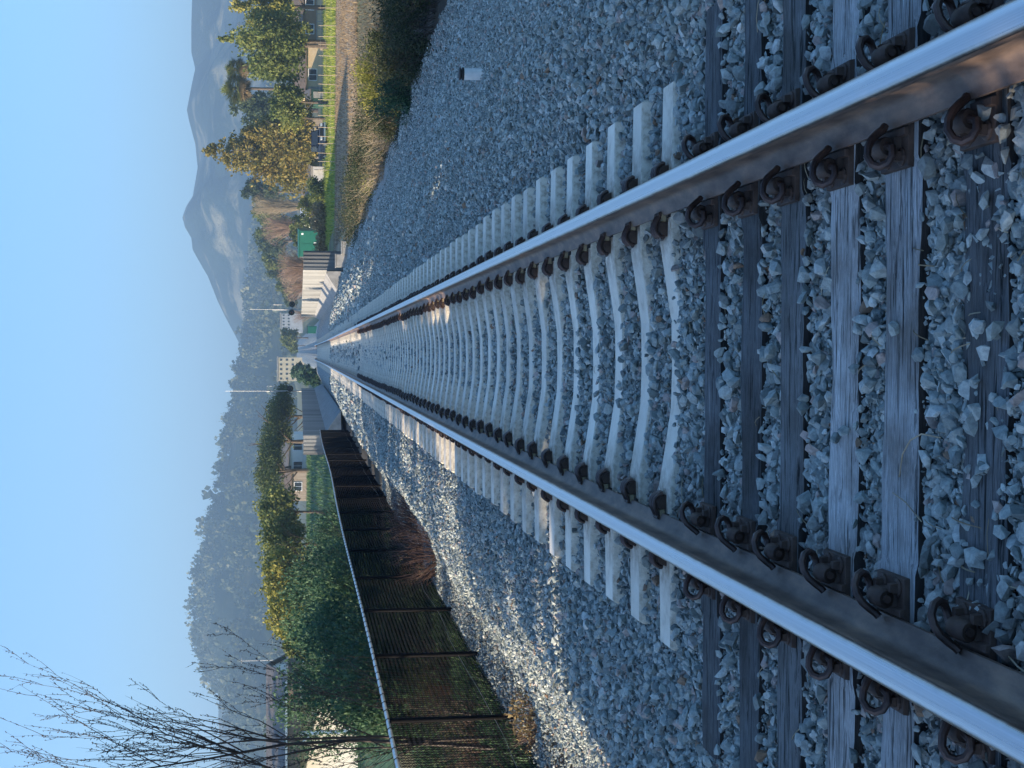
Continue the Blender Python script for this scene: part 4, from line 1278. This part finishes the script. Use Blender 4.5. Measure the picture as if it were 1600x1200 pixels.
# scrub at the fence foot, near end
hedge_bush(-5.6, 20.5, .75, 1.8, 'leaf_hedge', 900, .05, 'dry scrub behind the fence below the bare tree', 'red_twig', 170, group='dry scrub behind the chain-link fence')
hedge_bush(-5.5, 17.0, .6, 1.6, 'leaf_hedge', 700, .05, 'dry reddish scrub behind the nearest fence panel', 'red_twig', 150, group='dry scrub behind the chain-link fence')
hedge_bush(-5.6, 24.0, .9, 1.8, 'leaf_hedge', 1500, .05, 'dark scrub with dry stems behind the fence, under the first feathery bush', 'red_twig', 150, group='dry scrub behind the chain-link fence')
for i, (X, Y, H, W) in enumerate([(-8.0, 4.6, 3.3, 4.0), (-8.4, 1.2, 3.7, 4.2), (-8.6, -2.2, 3.8, 4.4), (-8.6, -6.0, 3.8, 4.4), (-9.0, -10.0, 3.8, 4.4)]):  # unseen bushes, added to keep the low sun off the near track
    hedge_bush(X, Y, H, W, 'leaf_dark', 9000, .2, 'dense dark bush beside the near end of the fence, added out of view for shade', 'twig', 40, 'bush', 'unseen bushes added to shade the near track', k=70)
for i, (X, Y, H, W, n) in enumerate([(-12.5, -4, 6.0, 6.0, 5000), (-12.5, 1, 6.2, 6.0, 5000), (-12.6, 6, 7.6, 5.5, 3600), (-12.8, 11.5, 8.8, 6.2, 5500), (-12.6, 16.5, 7.3, 6.2, 8000), (-13, 21.5, 7.2, 6.2, 8000), (-13.5, 27, 6.6, 6.2, 8000),  # unseen trees, added and sized to shade gravel, rails and lawn
                               (-14.5, 2.3, 4.9, 4.6, 6000), (-14.5, 7.6, 6.0, 5.0, 8000),
                               (-34, 55, 8, 11, 4000), (-36, 68, 7.8, 12, 4000), (-40, 82, 8, 12, 4000), (-44, 97, 8.2, 13, 4000), (-48, 112, 8.6, 13, 4000)]):
    rt = empty('leafy_tree', (X, Y, float(ground_z(X, Y)) - .05), i * 1.3, 'round leafy tree beyond the fence, added out of view to cast shade', 'tree', 'unseen trees added on the fence side for shade')
    tree_parts(rt, H, W, 'spread' if X < -14 and X > -15 else 'round', n, 'leaf_mid', .3 if X > -20 else .5, k=60)
# reddish brush against the fence
for X, Y, H, W, n, lab in [(-3.75, 29.5, 1.0, 1.6, 250, 'reddish-brown leafless brush leaning on the fence, fullest clump'), (-3.7, 26.8, .8, 1.3, 150, 'sprawling reddish-brown dry brush at the near end of the clump by the fence'),
                           (-3.7, 32.8, .8, 1.3, 130, 'thin reddish-brown brush at the far end of the clump by the fence')]:
    hedge_bush(X, Y, H, W, 'leaf_dry', 0, .04, lab, 'red_twig', n, 'dry brush', 'reddish dry brush at the fence')
hedge_bush(-3.9, 15.2, .35, .7, 'leaf_dry', 350, .05, 'small tuft of red-brown weeds at the foot of the nearest fence post', 'red_twig', 50, 'weeds', 'reddish dry brush at the fence')

# trees beyond the fence
LT = 'trees beyond the chain-link fence'
tree(482, 690, 150, 402, 130, 'spread', 9000, 'leaf_pine', .30, 'dark flat-topped pine with forked bare limbs beyond the end of the fence', group=LT, k=70, limbs=9, aspect=.3, r0=.22)
tree(484, 735, 140, 400, 115, 'spread', 8000, 'leaf_pine', .30, 'flat-topped pine with sunlit crown beside the white house', group=LT, k=70, limbs=9, aspect=.3, r0=.2)
tree(486, 650, 152, 412, 95, 'spread', 6000, 'leaf_pine', .30, 'darkest pine, over the shaded corrugated wall', group=LT, k=60, limbs=8, aspect=.3, r0=.2)
tree(488, 800, 110, 396, 110, 'round', 7000, 'leaf_mid', .24, 'rounded green tree with sunlit top next to the pines', group=LT, k=60)
tree(488, 850, 95, 395, 125, 'round', 8000, 'leaf_mid', .22, 'green tree with sunlit top behind the blue-green feathery bush', group=LT, k=70)
tree(488, 905, 88, 392, 120, 'round', 8000, 'leaf_yellow', .2, 'yellow-lit leafy tree behind the tallest feathery bush', group=LT, k=70)
tree(488, 955, 84, 404, 110, 'round', 7000, 'leaf_yellow', .2, 'bright yellow-green tree behind the tall feathery bushes, toward the bare tree', group=LT, k=70)
tree(488, 1000, 80, 424, 90, 'round', 5000, 'leaf_mid', .2, 'low green tree behind the first feathery bush', group=LT, k=60)
tree(486, 1040, 90, 436, 70, 'round', 4500, 'leaf_dry', .22, 'pinkish tan leafy bush glowing in the sun beside the carport', group=LT, k=60)
tree(484, 1075, 140, 425, 80, 'round', 3500, 'leaf_blue', .4, 'pale hazy tree rising behind the carport', group=LT, k=50)
tree(484, 1150, 150, 415, 110, 'round', 3500, 'leaf_blue', .4, 'wide pale hazy tree behind the carport and the bare tree', group=LT, k=50)
tree(484, 1230, 150, 405, 120, 'round', 3500, 'leaf_blue', .4, 'pale hazy tree at the far end of the carport', group=LT, k=50)

# the bare budding tree by the fence
def bud_tree():
    base = Vector((-4.95, 18.3, float(ground_z(-4.95, 18.3)) - .05))
    r = empty('bare_budding_tree', base, 0, 'slender bare tree with upright twigs and small buds just behind the near fence', 'bare tree')
    tw, main, buds = [], MB(), []
    def grow(p, d, L, rad, lvl):
        k = 6
        pts = [p]
        dd = d.copy()
        for i in range(k):
            dd = (dd + Vector((random.gauss(0, .10), random.gauss(0, .10), .05 + .03 * lvl))).normalized()
            pts.append(pts[-1] + dd * (L / k))
        rr = [rad * (1 - .93 * i / k) + .0006 for i in range(k + 1)]
        main.tube(pts, rr, 5 if lvl else 8, cap=False)
        if lvl >= 1:
            nb = int(L / .055)
            for i in range(nb):
                t = random.uniform(.15, 1) * k
                a = min(int(t), k - 1)
                q = pts[a].lerp(pts[a + 1], t - a)
                buds.append((q, (dd + Vector((random.gauss(0, .8), random.gauss(0, .8), random.gauss(0, .5)))).normalized(), random.uniform(.014, .042)))
        if lvl < 3:
            nchild = (11, 4, 2)[lvl]
            for c in range(nchild):
                t = random.uniform(.22 if lvl else .2, .95) * k
                a = min(int(t), k - 1)
                q = pts[a].lerp(pts[a + 1], t - a)
                an = random.uniform(0, 6.28)
                ref = Vector((math.cos(an), math.sin(an), 0))
                nd = (dd * 1.0 + ref * random.uniform(.35, .75) + Vector((.12, .0, .1))).normalized()
                grow(q, nd, L * random.uniform(.22, .42), max(rr[a] * .55, .0028), lvl + 1)
    for st in [(-.05, -.1, 5.6, .034, (-.06, .0, 1)), (.05, .15, 4.8, .026, (.0, .05, 1)), (-.35, 0, 5.3, .028, (-.08, .1, 1)), (.1, -.1, 4.2, .017, (.05, .1, 1)), (.2, .4, 3.3, .012, (.15, .2, 1)),
               (.3, .5, 2.2, .008, (.30, .3, 1))]:
        grow(Vector((st[0], st[1], 0)), Vector(st[4]).normalized(), st[2], st[3], 0)
    main.build('branches', M['twig'], r, smooth=True)
    n = len(buds)
    P = np.array([b[0][:] for b in buds]); D = np.array([b[1][:] for b in buds]); S = np.array([b[2] for b in buds])[:, None]
    pts = np.stack([P, P + D * S * .5, P + D * S], 1)
    V, q = tubes(pts, np.stack([np.full(n, .002), np.full(n, .0055), np.full(n, .0008)], 1), 4)
    link('buds', np_mesh('buds', V, q), M['twig'], r)
random.seed(1)
bud_tree()

# grass on the bank, strips of dry weeds
def blades(name, n, fx, label, size, mat):
    X, Y = fx(n)
    Z = ground_z(X, Y) - .03
    s = size * (.5 + rng.random(n))
    a = rng.random(n) * 6.28
    lean = rng.normal(size=(n, 2)) * .35
    P0 = np.stack([X, Y, Z], -1)
    w = np.stack([np.cos(a), np.sin(a), 0 * a], -1) * (s * .12)[:, None]
    tip = P0 + np.stack([lean[:, 0] * s, lean[:, 1] * s, s], -1)
    V = np.stack([P0 - w, P0 + w, tip], 1).reshape(-1, 3)
    o = link(name, np_mesh(name, V, np.arange(3 * n).reshape(n, 3), np.repeat(rng.random(n), 3)), M[mat])
    tag(o, label, 'grass', kind='stuff')
blades('grass', 26000, lambda n: (10.5 + 50 * rng.random(n), 122 + 60 * rng.random(n)), 'bright green grass strip in front of the beige house', .30, 'grass')
blades('grass', 22000, lambda n: (-6.5 - 30 * rng.random(n) ** 1.5, 60 + 150 * rng.random(n)), 'green grass bank behind the chain-link fence', .28, 'shaded_bank_grass')
blades('dry_weeds', 42000, lambda n: (8 + 45 * rng.random(n), 70 + 51 * rng.random(n) ** 1.0), 'dry brown weeds over the dirt track and field', .13, 'leaf_tan')
blades('dry_weeds', 16000, lambda n: (8.5 + 20 * rng.random(n), 36 + 38 * rng.random(n)), 'brown weeds between the bushes and the dirt track', .12, 'leaf_brown')
blades('dry_weeds', 9000, lambda n: (5.9 + 6 * rng.random(n), 36 + 50 * rng.random(n)), 'dull brown weeds along the edge of the gravel past the hedge', .14, 'leaf_brown')
blades('ivy', 26000, lambda n: (-4.35 - 4.5 * rng.random(n) ** 1.3, 9 + 34 * rng.random(n)), 'dark low ground cover behind the chain-link fence', .16, 'leaf_dark')

# ------------------------------------------------------------------ buildings
def gable(name, p, W, D, H, Hr, wall, roof, label, cat, rz=0, wins=(), group=None, door=None, eave=.35, flat=False):
    """front wall faces -y (towards the camera), ridge along x"""
    r = empty(name, p, rz, label, cat, group)
    b = MB()
    if flat:
        b.box(-W / 2, W / 2, 0, D, -.3, H)
    else:
        b.prism([(0, -.3), (D, -.3), (D, H), (D / 2, H + Hr), (0, H)], 0, -W / 2, W / 2)
    b.build('wall', M[wall], r)
    b = MB()
    if flat:
        b.box(-W / 2 - eave, W / 2 + eave, -eave, D + eave, H + .003, H + .22)
    else:
        k = Hr / (D / 2)
        e = eave
        b.prism([(-e, H - e * k + .02), (D / 2, H + Hr + .02), (D + e, H - e * k + .02), (D + e, H - e * k + .18), (D / 2, H + Hr + .2), (-e, H - e * k + .18)], 0, -W / 2 - e, W / 2 + e)
    b.build('roof', M[roof], r)
    for (cx, cz, w, h) in wins:
        b = MB()
        b.box(cx - w / 2 - .08, cx + w / 2 + .08, -.05, .0, cz - h / 2 - .08, cz + h / 2 + .08)
        fr = b.build('window', M['white_paint'], r)
        b = MB()
        b.box(cx - w / 2, cx - .03, -.065, -.045, cz - h / 2, cz + h / 2)
        b.box(cx + .03, cx + w / 2, -.065, -.045, cz - h / 2, cz + h / 2)
        b.build('pane', M['window'], fr)
    if door:
        cx, w, h = door
        b = MB(); b.box(cx - w / 2, cx + w / 2, -.05, .0, 0, h)
        d = b.build('door', M['curb'], r)
        b = MB(); b.box(cx + w * .35, cx + w * .42, -.1, -.05, h * .45, h * .5); b.build('handle', M['chrome'], d)
    return r
def place(xb, y, Y):
    p = at(xb, y, Y)
    p.z = float(ground_z(p.x, Y)) 
    return p
p = place(503, 20, 196)
hs = gable('house', p, 13, 8, 2.7, 1.8, 'brown_wall', 'roof_brown', 'brown house with white windows and a pale base behind the big spreading tree', 'house', 0, [(4.4, 1.75, 1.5, 1.0), (1.0, 1.75, 1.3, 1.0), (-2.2, 1.75, 1.2, 1.0)], door=(-4.4, 1.0, 2.1))
b = MB(); b.box(-6.53, 6.53, -.03, .0, -.3, .75); b.build('pale_base', M['beige'], hs)
b = MB()
b.box(-6.5, 6.5, -1.4, -1.32, .82, .9)
for k in range(14):
    b.box(-6.5 + k * 1.0, -6.42 + k * 1.0, -1.40, -1.32, -.2, .82)
b.build('porch_rail', M['curb'], hs)
gable('house', place(503, 110, 192), 6.5, 6, 2.4, 1.6, 'beige', 'roof_brown', 'beige sunlit house wing with white posts beside the dark green outbuilding', 'house', 0, [(-.6, 1.45, 1.4, 1.0)], door=(-2.6, .9, 2.0))
gable('outbuilding', place(502, 152, 190), 1.9, 3, 1.7, .6, 'green_dark', 'roof', 'low dark green outbuilding next to the beige house wing', 'outbuilding', 0, door=(.3, .8, 1.4), eave=.1)
tp = gable('barn', place(503, 222, 202), 6.2, 6, 2.55, .9, 'taupe', 'roof', 'long taupe board building behind the dark blue pickup truck', 'building', 0, door=(1.6, .9, 1.9))
gable('shed', place(496, 272, 176), 1.9, 2.6, 1.6, .45, 'grey_side', 'roof', 'small grey shed with a cream gable end beside the taupe building', 'shed', R(-28), door=(.2, .7, 1.4), eave=.12)
p = place(496, 291, 178)
gable('shed', p, 1.5, 2.0, 1.5, .4, 'cream', 'roof', 'small cream lean-to standing against the grey shed', 'shed', R(-28), [(0, .9, .4, .4)], eave=.1)
gable('cottage', place(480, 329, 235), 2.4, 4, 2.0, .9, 'white_wall', 'white_paint', 'little white cottage with a white roof behind the bright olive shrub', 'house', R(20), [(.2, 1.1, .6, .7)], eave=.15)
gable('cottage', place(480, 305, 238), 2.0, 3, 1.7, .7, 'cream', 'roof_brown', 'tiny cream hut beside the little white cottage', 'house', 0, [(0, 1.0, .5, .6)], eave=.15)
# green shed
p = place(497, 381, 175)
gs = empty('green_shed', p, R(-12), 'tall dark green metal shed with a white latch, standing alone in the dry grass', 'shed')
b = MB(); b.box(-1.5, 1.5, 0, 2.6, -.3, 2.75); b.build('wall', M['green_paint'], gs, bevel=.02); gs.scale = (1.06, 1.06, 1.12)
b = MB(); b.prism([(-.12, 2.755), (2.7, 2.755), (2.7, 2.86), (1.3, 2.96), (-.12, 2.86)], 0, -1.6, 1.6); b.build('roof', M['green_paint'], gs)
for k in (-1, 1):
    b = MB(); b.box(.02 * k if k > 0 else -1.42, 1.42 if k > 0 else -.02, -.03, .0, .02, 2.6)
    d = b.build('door', M['green_paint'], gs)
    b = MB(); b.box(.12 * k - .04, .12 * k + .04, -.07, -.03, 1.0, 1.25); b.build('handle', M['white_paint'], d)
b = MB(); b.box(1.0, 1.2, -.04, .0, 2.35, 2.55); b.build('notice_plate', M['white_paint'], gs)
b = MB(); b.box(-1.56, -1.5, -.02, 2.6, -.3, 2.74); b.build('corner_trim', M['grey_side'], gs)
p = place(480, 515, 300)
g2 = empty('green_cabinet', p, 0, 'small dark green cabinet beside the track far past the signal mast', 'cabinet')
b = MB(); b.box(-.75, .75, 0, 1.2, -.3, 2.1); b.build('cabinet_body', M['green_paint'], g2)
b = MB(); b.prism([(-.1, 2.105), (1.3, 2.105), (.6, 2.3)], 0, -.85, .85); b.build('cabinet_roof', M['green_dark'], g2)
b = MB(); b.box(-.6, .6, -.04, 0, .1, 1.95); b.build('door', M['green_paint'], g2)

# far flats
def flats(xb, y, Y, W, H, wall, nx, nz, label, rz=0):
    p = at(xb, y, Y)
    r = empty('apartment_block', p, rz, label, 'building', 'pale blocks of flats below the hills')
    b = MB(); b.box(-W / 2, W / 2, 0, 9, -6, H); b.build('wall', M[wall], r)
    b = MB(); b.box(-W / 2 - .4, W / 2 + .4, -.4, 9.4, H + .003, H + .5); b.build('roof', M['curb'], r)
    for i in range(nx):
        for j in range(nz):
            cx = -W / 2 + (i + .5) * W / nx
            cz = (j + .5) * H / nz
            b = MB(); b.box(cx - W / nx * .2, cx + W / nx * .2, -.08, .0, cz - H / nz * .2, cz + H / nz * .2)
            b.build('window', M['window'], r)
flats(462, 577, 560, 9, 6.6, 'flat_cream', 5, 3, 'cream sunlit block of flats with rows of dark windows, beyond the dark rounded tree')
flats(455, 505, 620, 8, 4.2, 'flat_grey', 6, 2, 'white block with bluish windows beyond the pale signal mast')

# houses left of the line
gable('house', place(490, 712, 175), 5.2, 6, 2.5, 1.2, 'white_wall', 'roof', 'white house half hidden behind the flat-topped pines', 'house', 0, [(-1.2, 1.4, 1.0, 1.0), (1.2, 1.4, 1.0, 1.0)])
gable('house', place(490, 760, 170), 3.4, 5, 2.0, 1.0, 'taupe', 'roof_brown', 'low tan house beside the white one, behind the sunlit pine', 'house', 0, [(0, 1.2, .9, .8)])
# carport
p = place(485, 1140, 62)
cp = empty('carport', p, 0, 'long flat-roofed grey-brown carport with a bright eaves edge behind the bare tree', 'carport')
ztop = at(447, 1140, 62).z - p.z
L0, L1 = (1140 - 1300) * 62 / F, (1140 - 1066) * 62 / F
b = MB(); b.box(L0, L1, 0, 5, ztop - .58, ztop - .06); b.build('fascia', M['roof_brown'], cp)
b = MB(); b.box(L0 - .05, L1 + .06, -.08, 5.1, ztop - .055, ztop + .03); b.build('eaves_trim', M['galv'], cp)
for i, xx in enumerate(np.linspace(L0 + .2, L1 - .2, 4)):
    b = MB(); b.box(xx - .07, xx + .07, .1, .24, -.3, ztop - .585); b.tube([(xx, .17, ztop - 1.1), (xx - .5, .17, ztop - .6)], .05, 6); b.build('post', M['white_paint'], cp)
b = MB(); b.box(L0, L1 - .1, 4.6, 4.9, -.3, ztop - .585); b.build('rear_wall', M['white_wall'], cp)
gable('house', place(484, 1190, 120), 14, 8, 2.6, 1.6, 'white_wall', 'roof', 'pale house with grey roof beyond the carport, at the edge of view', 'house', 0, [(4, 1.5, 1.2, 1), (0, 1.5, 1.2, 1)])

# little pale houses on the far slope
for i, (x, y) in enumerate([(389, 432), (391, 447), (393, 462), (390, 474), (394, 486), (396, 498), (392, 508), (397, 520)]):
    q = at(x + 4, y, 1500)
    r = empty('hillside_house', q, random.uniform(-.4, .4), 'tiny pale house among those dotted along the ridge below the mountain', 'house', 'tiny pale houses along the far ridge')
    b = MB(); b.prism([(0, -2), (6, -2), (6, 3), (3, 5), (0, 3)], 0, -3.5, 3.5); b.build('walls', M['white_wall'], r)

# pickup truck
def truck():
    p = place(510, 221, 148)
    r = empty('pickup_truck', p, R(13), 'dark blue pickup truck parked in front of the taupe building', 'truck')
    b = MB()   # x across, y along; nose to -y
    b.prism([(-2.6, .42), (2.6, .42), (2.6, 1.05), (.9, 1.08), (-1.0, 1.08), (-2.5, 1.0), (-2.65, .7)], 0, -.95, .95)
    b.build('body', M['truck'], r, bevel=.06)
    b = MB(); b.prism([(-1.15, 1.081), (.95, 1.081), (.85, 1.78), (-.45, 1.80)], 0, -.84, .84); cb = b.build('cab', M['truck'], r, bevel=.06)
    b = MB(); b.add([(-.74, -1.135, 1.14), (.74, -1.135, 1.14), (.70, -.53, 1.72), (-.70, -.53, 1.72), (-.74, -1.16, 1.15), (.74, -1.16, 1.15), (.70, -.56, 1.73), (-.70, -.56, 1.73)],
                    [(0, 1, 2, 3), (4, 5, 6, 7), (0, 1, 5, 4), (1, 2, 6, 5), (2, 3, 7, 6), (3, 0, 4, 7)]); b.build('windscreen', M['window'], cb)
    for s in (-1, 1):
        b = MB(); b.box(s * .845 - .01, s * .845 + .01, -.7, .7, 1.2, 1.68); b.build('side_window', M['window'], cb)
        b = MB(); b.box(s * .72 - .16, s * .72 + .16, -2.68, -2.6, .72, .92); b.build('headlight', M['lamp_glass'], r)
        b = MB(); b.box(s * 1.02 - .09, s * 1.02 + .09, -1.05, -.9, 1.1, 1.3); b.build('mirror', M['truck'], r)
        for yy in (-1.65, 1.6):
            b = MB(); b.tube([(s * .72, yy, .38), (s * .98, yy, .38)], .39, 20); w = b.build('wheel', M['tyre'], r, smooth=True)
            b = MB(); b.tube([(s * .97, yy, .38), (s * 1.0, yy, .38)], .22, 14); b.build('rim', M['chrome'], w)
    b = MB(); b.box(-.5, .5, -2.68, -2.62, .62, .92); b.build('grille', M['signal_black'], r)
    b = MB(); b.box(-.96, .96, -2.78, -2.62, .38, .58); b.build('bumper', M['chrome'], r, bevel=.02)
truck()

# wire fence on the field
def wire_fence():
    Y = 118
    ys_ = [-20, 12, 40, 57, 70, 88, 104, 118, 132, 145, 156, 165, 181, 200, 214, 224, 240, 252, 266]
    p0 = at(520, ys_[0], Y)
    r = empty('wire_fence', (p0.x, Y, float(ground_z(p0.x, Y))), 0, 'thin wire field fence with pale slender posts between dirt track and green grass', 'fence')
    pts = []
    for y in ys_:
        q = at(520, y, Y + random.uniform(-.3, .3))
        g = float(ground_z(q.x, q.y)) 
        b = MB()
        b.tube([(q.x - p0.x, q.y - Y, g - r.location.z - .1), (q.x - p0.x + random.uniform(-.06, .06), q.y - Y, g - r.location.z + 1.45)], .028, 6)
        b.build('post', M['dry_twig'], r)
        pts.append((q.x - p0.x, q.y - Y, g - r.location.z))
    b = MB()
    for h in (.45, .9, 1.3):
        b.tube([(a, c, z + h) for a, c, z in pts], .006, 4)
    b.build('wires', M['galv'], r)
wire_fence()
# poles
def pole(x0, x1, y, Y, label):
    p = at(x1, y, Y)
    t = at(x0, y, Y)
    g = float(ground_z(p.x, Y))
    r = empty('utility_pole', (p.x, Y, g), 0, label, 'pole', 'slim pale poles')
    b = MB(); b.tube([(0, 0, -.2), (0, 0, t.z - g)], [.07, .05], 8); b.build('shaft', M['alu'], r)
    b = MB(); b.box(-.6, .6, -.05, .05, t.z - g - .5, t.z - g - .38); b.build('cross_arm', M['alu'], r)
pole(374, 480, 1030, 300, 'slim pale pole standing before the hillside near the bare tree')

# ------------------------------------------------------------------ hills
def hill(name, sky, Yc, Yb, mat, zb, back=600, rough=.06, nrow=34, step=4, kind='structure', seed=1):
    ys_ = np.arange(sky[0][0], sky[-1][0] + 1, step)
    xs_ = np.interp(ys_, [s[0] for s in sky], [s[1] for s in sky])
    crest = np.array([at(x, y, Yc)[:] for x, y in zip(xs_, ys_)])
    rows = []
    for t in np.linspace(0, 1, nrow):
        Yr = Yb + (Yc - Yb) * t
        h = (crest[:, 2] - zb)
        wig = vnoise(crest[:, 0] / (h.mean() * .9) + 0 * t, np.full(len(crest), t * 5), seed)
        w2 = vnoise(crest[:, 0] / (h.mean() * .3), np.full(len(crest), t * 12), seed + 3)
        z = zb + h * (sm(0, 1, t * .5 + .0) * 2 if False else t ** 1.05) + h * rough * 4 * t * (1 - t) * (wig - .5) * 2 + h * rough * 1.5 * t * (1 - t) * (w2 - .5) * 2
        rows.append(np.stack([crest[:, 0], np.full(len(crest), Yr), z], -1))
    for t in (.25, .6, 1):
        rows.append(np.stack([crest[:, 0], np.full(len(crest), Yc + back * t), crest[:, 2] * (1 - t) + zb * t - t * 5], -1))
    G_ = np.stack(rows)
    nr, nc, _ = G_.shape
    i = np.arange(nr * nc).reshape(nr, nc)
    q = np.stack([i[:-1, :-1], i[1:, :-1], i[1:, 1:], i[:-1, 1:]], -1).reshape(-1, 4)
    o = link(name, np_mesh(name, G_.reshape(-1, 3), q, smooth=True), mat)
    tag(o, kind=kind)
    return G_[:nrow]
SKY_B = [(-900, 330), (-400, 318), (-100, 306), (0, 300), (37, 299), (82, 299), (107, 305), (130, 300), (172, 292), (187, 295), (225, 305), (262, 309), (307, 301), (322, 291), (340, 285), (355, 289),
         (372, 299), (390, 301), (410, 312), (432, 325), (470, 340), (495, 352), (525, 368), (547, 379), (580, 392), (640, 410), (760, 440), (900, 465)]
hill('mountain', SKY_B, 2300, 1550, M['hillB'], 6, back=900, rough=.13, seed=4, nrow=60)
SKY_D = [(560, 470), (800, 420), (950, 365), (1060, 344), (1120, 341), (1200, 345), (1400, 335), (1900, 320)]
hill('far_ridge', SKY_D, 2200, 1600, M['hillB'], 6, back=700, rough=.08, seed=9)
SKY_A = [(-700, 460), (0, 446), (200, 430), (330, 415), (430, 401), (500, 396), (545, 392), (580, 384), (600, 382), (640, 372), (660, 367), (700, 360), (730, 355), (770, 350), (800, 338), (850, 331), (880, 322),
         (900, 316), (940, 313), (985, 311), (1000, 318), (1020, 322), (1060, 340), (1075, 355), (1100, 385), (1140, 415), (1200, 440), (1400, 455), (1800, 468)]
GA = hill('wooded_ridge', SKY_A, 1500, 900, M['hillA'], 3, back=400, rough=.07, seed=2)

def hill_forest(name, G_, n, h0, label, crest_bias=.35):
    nr, nc, _ = G_.shape
    r_ = rng.random(n)
    ri = np.where(rng.random(n) < crest_bias, nr - 1.01 - rng.random(n) * 1.2, r_ * (nr - 1.01))
    ri = np.clip(ri, 0, nr - 1.01)
    cf = rng.random(n) * (nc - 1.01)
    a = ri.astype(int); c = cf.astype(int)
    fa = (ri - a)[:, None]; fc = (cf - c)[:, None]
    p = (G_[a, c] * (1 - fa) + G_[a + 1, c] * fa) * (1 - fc) + (G_[a, c + 1] * (1 - fa) + G_[a + 1, c + 1] * fa) * fc
    keep = (p[:, 0] > -.34 * p[:, 1]) & (p[:, 0] < .32 * p[:, 1])
    keep &= (vnoise(p[:, 0] / 45, p[:, 1] / 45, 5) > .33) | (ri > nr - 2.4) & (vnoise(p[:, 0] / 30, p[:, 1] / 30, 8) > .25)
    p = p[keep]
    parts = []
    n = len(p)
    tints = rng.random(n)
    con = rng.random(n) < .45
    h = h0 * np.exp(rng.normal(size=n) * .3)
    for k in range(26):
        t = (k + rng.random(n)) / 26
        rad = np.where(con, h * .20 * (1.05 - t), h * .32 * np.sqrt(np.clip(1 - (2 * t - 1.1) ** 2 * .8, .02, 1)))
        an = rng.random(n) * 6.28
        q = p + np.stack([np.cos(an) * rad * .8, np.sin(an) * rad * .8, h * (.05 + .95 * t)], -1)
        s = np.maximum(rad * .55, h * .03)[:, None]
        d1 = rng.normal(size=(n, 3)); d1 /= np.linalg.norm(d1, axis=1, keepdims=True)
        d2 = np.cross(d1, rng.normal(size=(n, 3))); d2 /= np.linalg.norm(d2, axis=1, keepdims=True)
        V = np.stack([q - d1 * s, q + d2 * s * .8, q + d1 * s, q - d2 * s * .8], 1).reshape(-1, 3)
        parts.append((V, np.arange(4 * n).reshape(n, 4), np.repeat(np.clip(tints * .7 + .3 * rng.random(n), 0, 1), 4)))
    V, q, t = join(parts)
    o = link(name, np_mesh(name, V, q, t), M['forest'])
    tag(o, label, 'forest', kind='stuff')
hill_forest('hill_forest', GA, 9000, 9.0, 'hazy mixed wood covering the ridge behind the fence and its skyline')

# ------------------------------------------------------------------ light, sky and air
SUN_EL, SUN_BACK = R(10.5), R(20)
sd = Vector((-math.cos(SUN_EL) * math.cos(SUN_BACK), -math.cos(SUN_EL) * math.sin(SUN_BACK), math.sin(SUN_EL)))
sl = bpy.data.lights.new('sun', 'SUN')
sl.energy = 4.6
sl.angle = R(.5)
sl.color = (1, .83, .62)
so = bpy.data.objects.new('sun', sl)
so.rotation_euler = (-sd).to_track_quat('-Z', 'Y').to_euler()
COL.objects.link(so)

w = bpy.data.worlds.new('World')
scene.world = w
w.use_nodes = True
nt = w.node_tree
nt.nodes.clear()
out = nt.nodes.new('ShaderNodeOutputWorld')
bg = nt.nodes.new('ShaderNodeBackground')
sky = nt.nodes.new('ShaderNodeTexSky')
sky.sky_type = 'NISHITA'
sky.sun_disc = False
sky.sun_elevation = SUN_EL
sky.sun_rotation = math.atan2(sd.x, sd.y)
sky.air_density = 1.0
sky.dust_density = 1.8
sky.ozone_density = 5.2
bg.inputs['Strength'].default_value = .15
nt.links.new(sky.outputs[0], bg.inputs[0])
nt.links.new(bg.outputs[0], out.inputs[0])

hz = MB()
hz.box(-3800, 3800, -90, 4700, -6, 330)
ho = hz.build('haze', mat_plain('haze_air', (1, 1, 1)))
mt, nt, out = new_mat('haze_volume')
pv = nt.nodes.new('ShaderNodeVolumePrincipled')
pv.inputs['Color'].default_value = (.48, .74, 1, 1)
pv.inputs['Density'].default_value = .00040
pv.inputs['Anisotropy'].default_value = .2
nt.links.new(pv.outputs[0], out.inputs['Volume'])
ho.data.materials.clear()
ho.data.materials.append(mt)
tag(ho, 'thin blue haze filling the valley', 'haze', kind='stuff')

scene.view_settings.view_transform = 'Standard'
scene.view_settings.look = 'None'
scene.view_settings.gamma = 1
scene.view_settings.exposure = 1.55
scene.view_settings.use_curve_mapping = False
scene.cycles.use_denoising = True
scene.cycles.max_bounces = 8
scene.cycles.diffuse_bounces = 3
scene.cycles.transparent_max_bounces = 16
scene.cycles.volume_bounces = 0
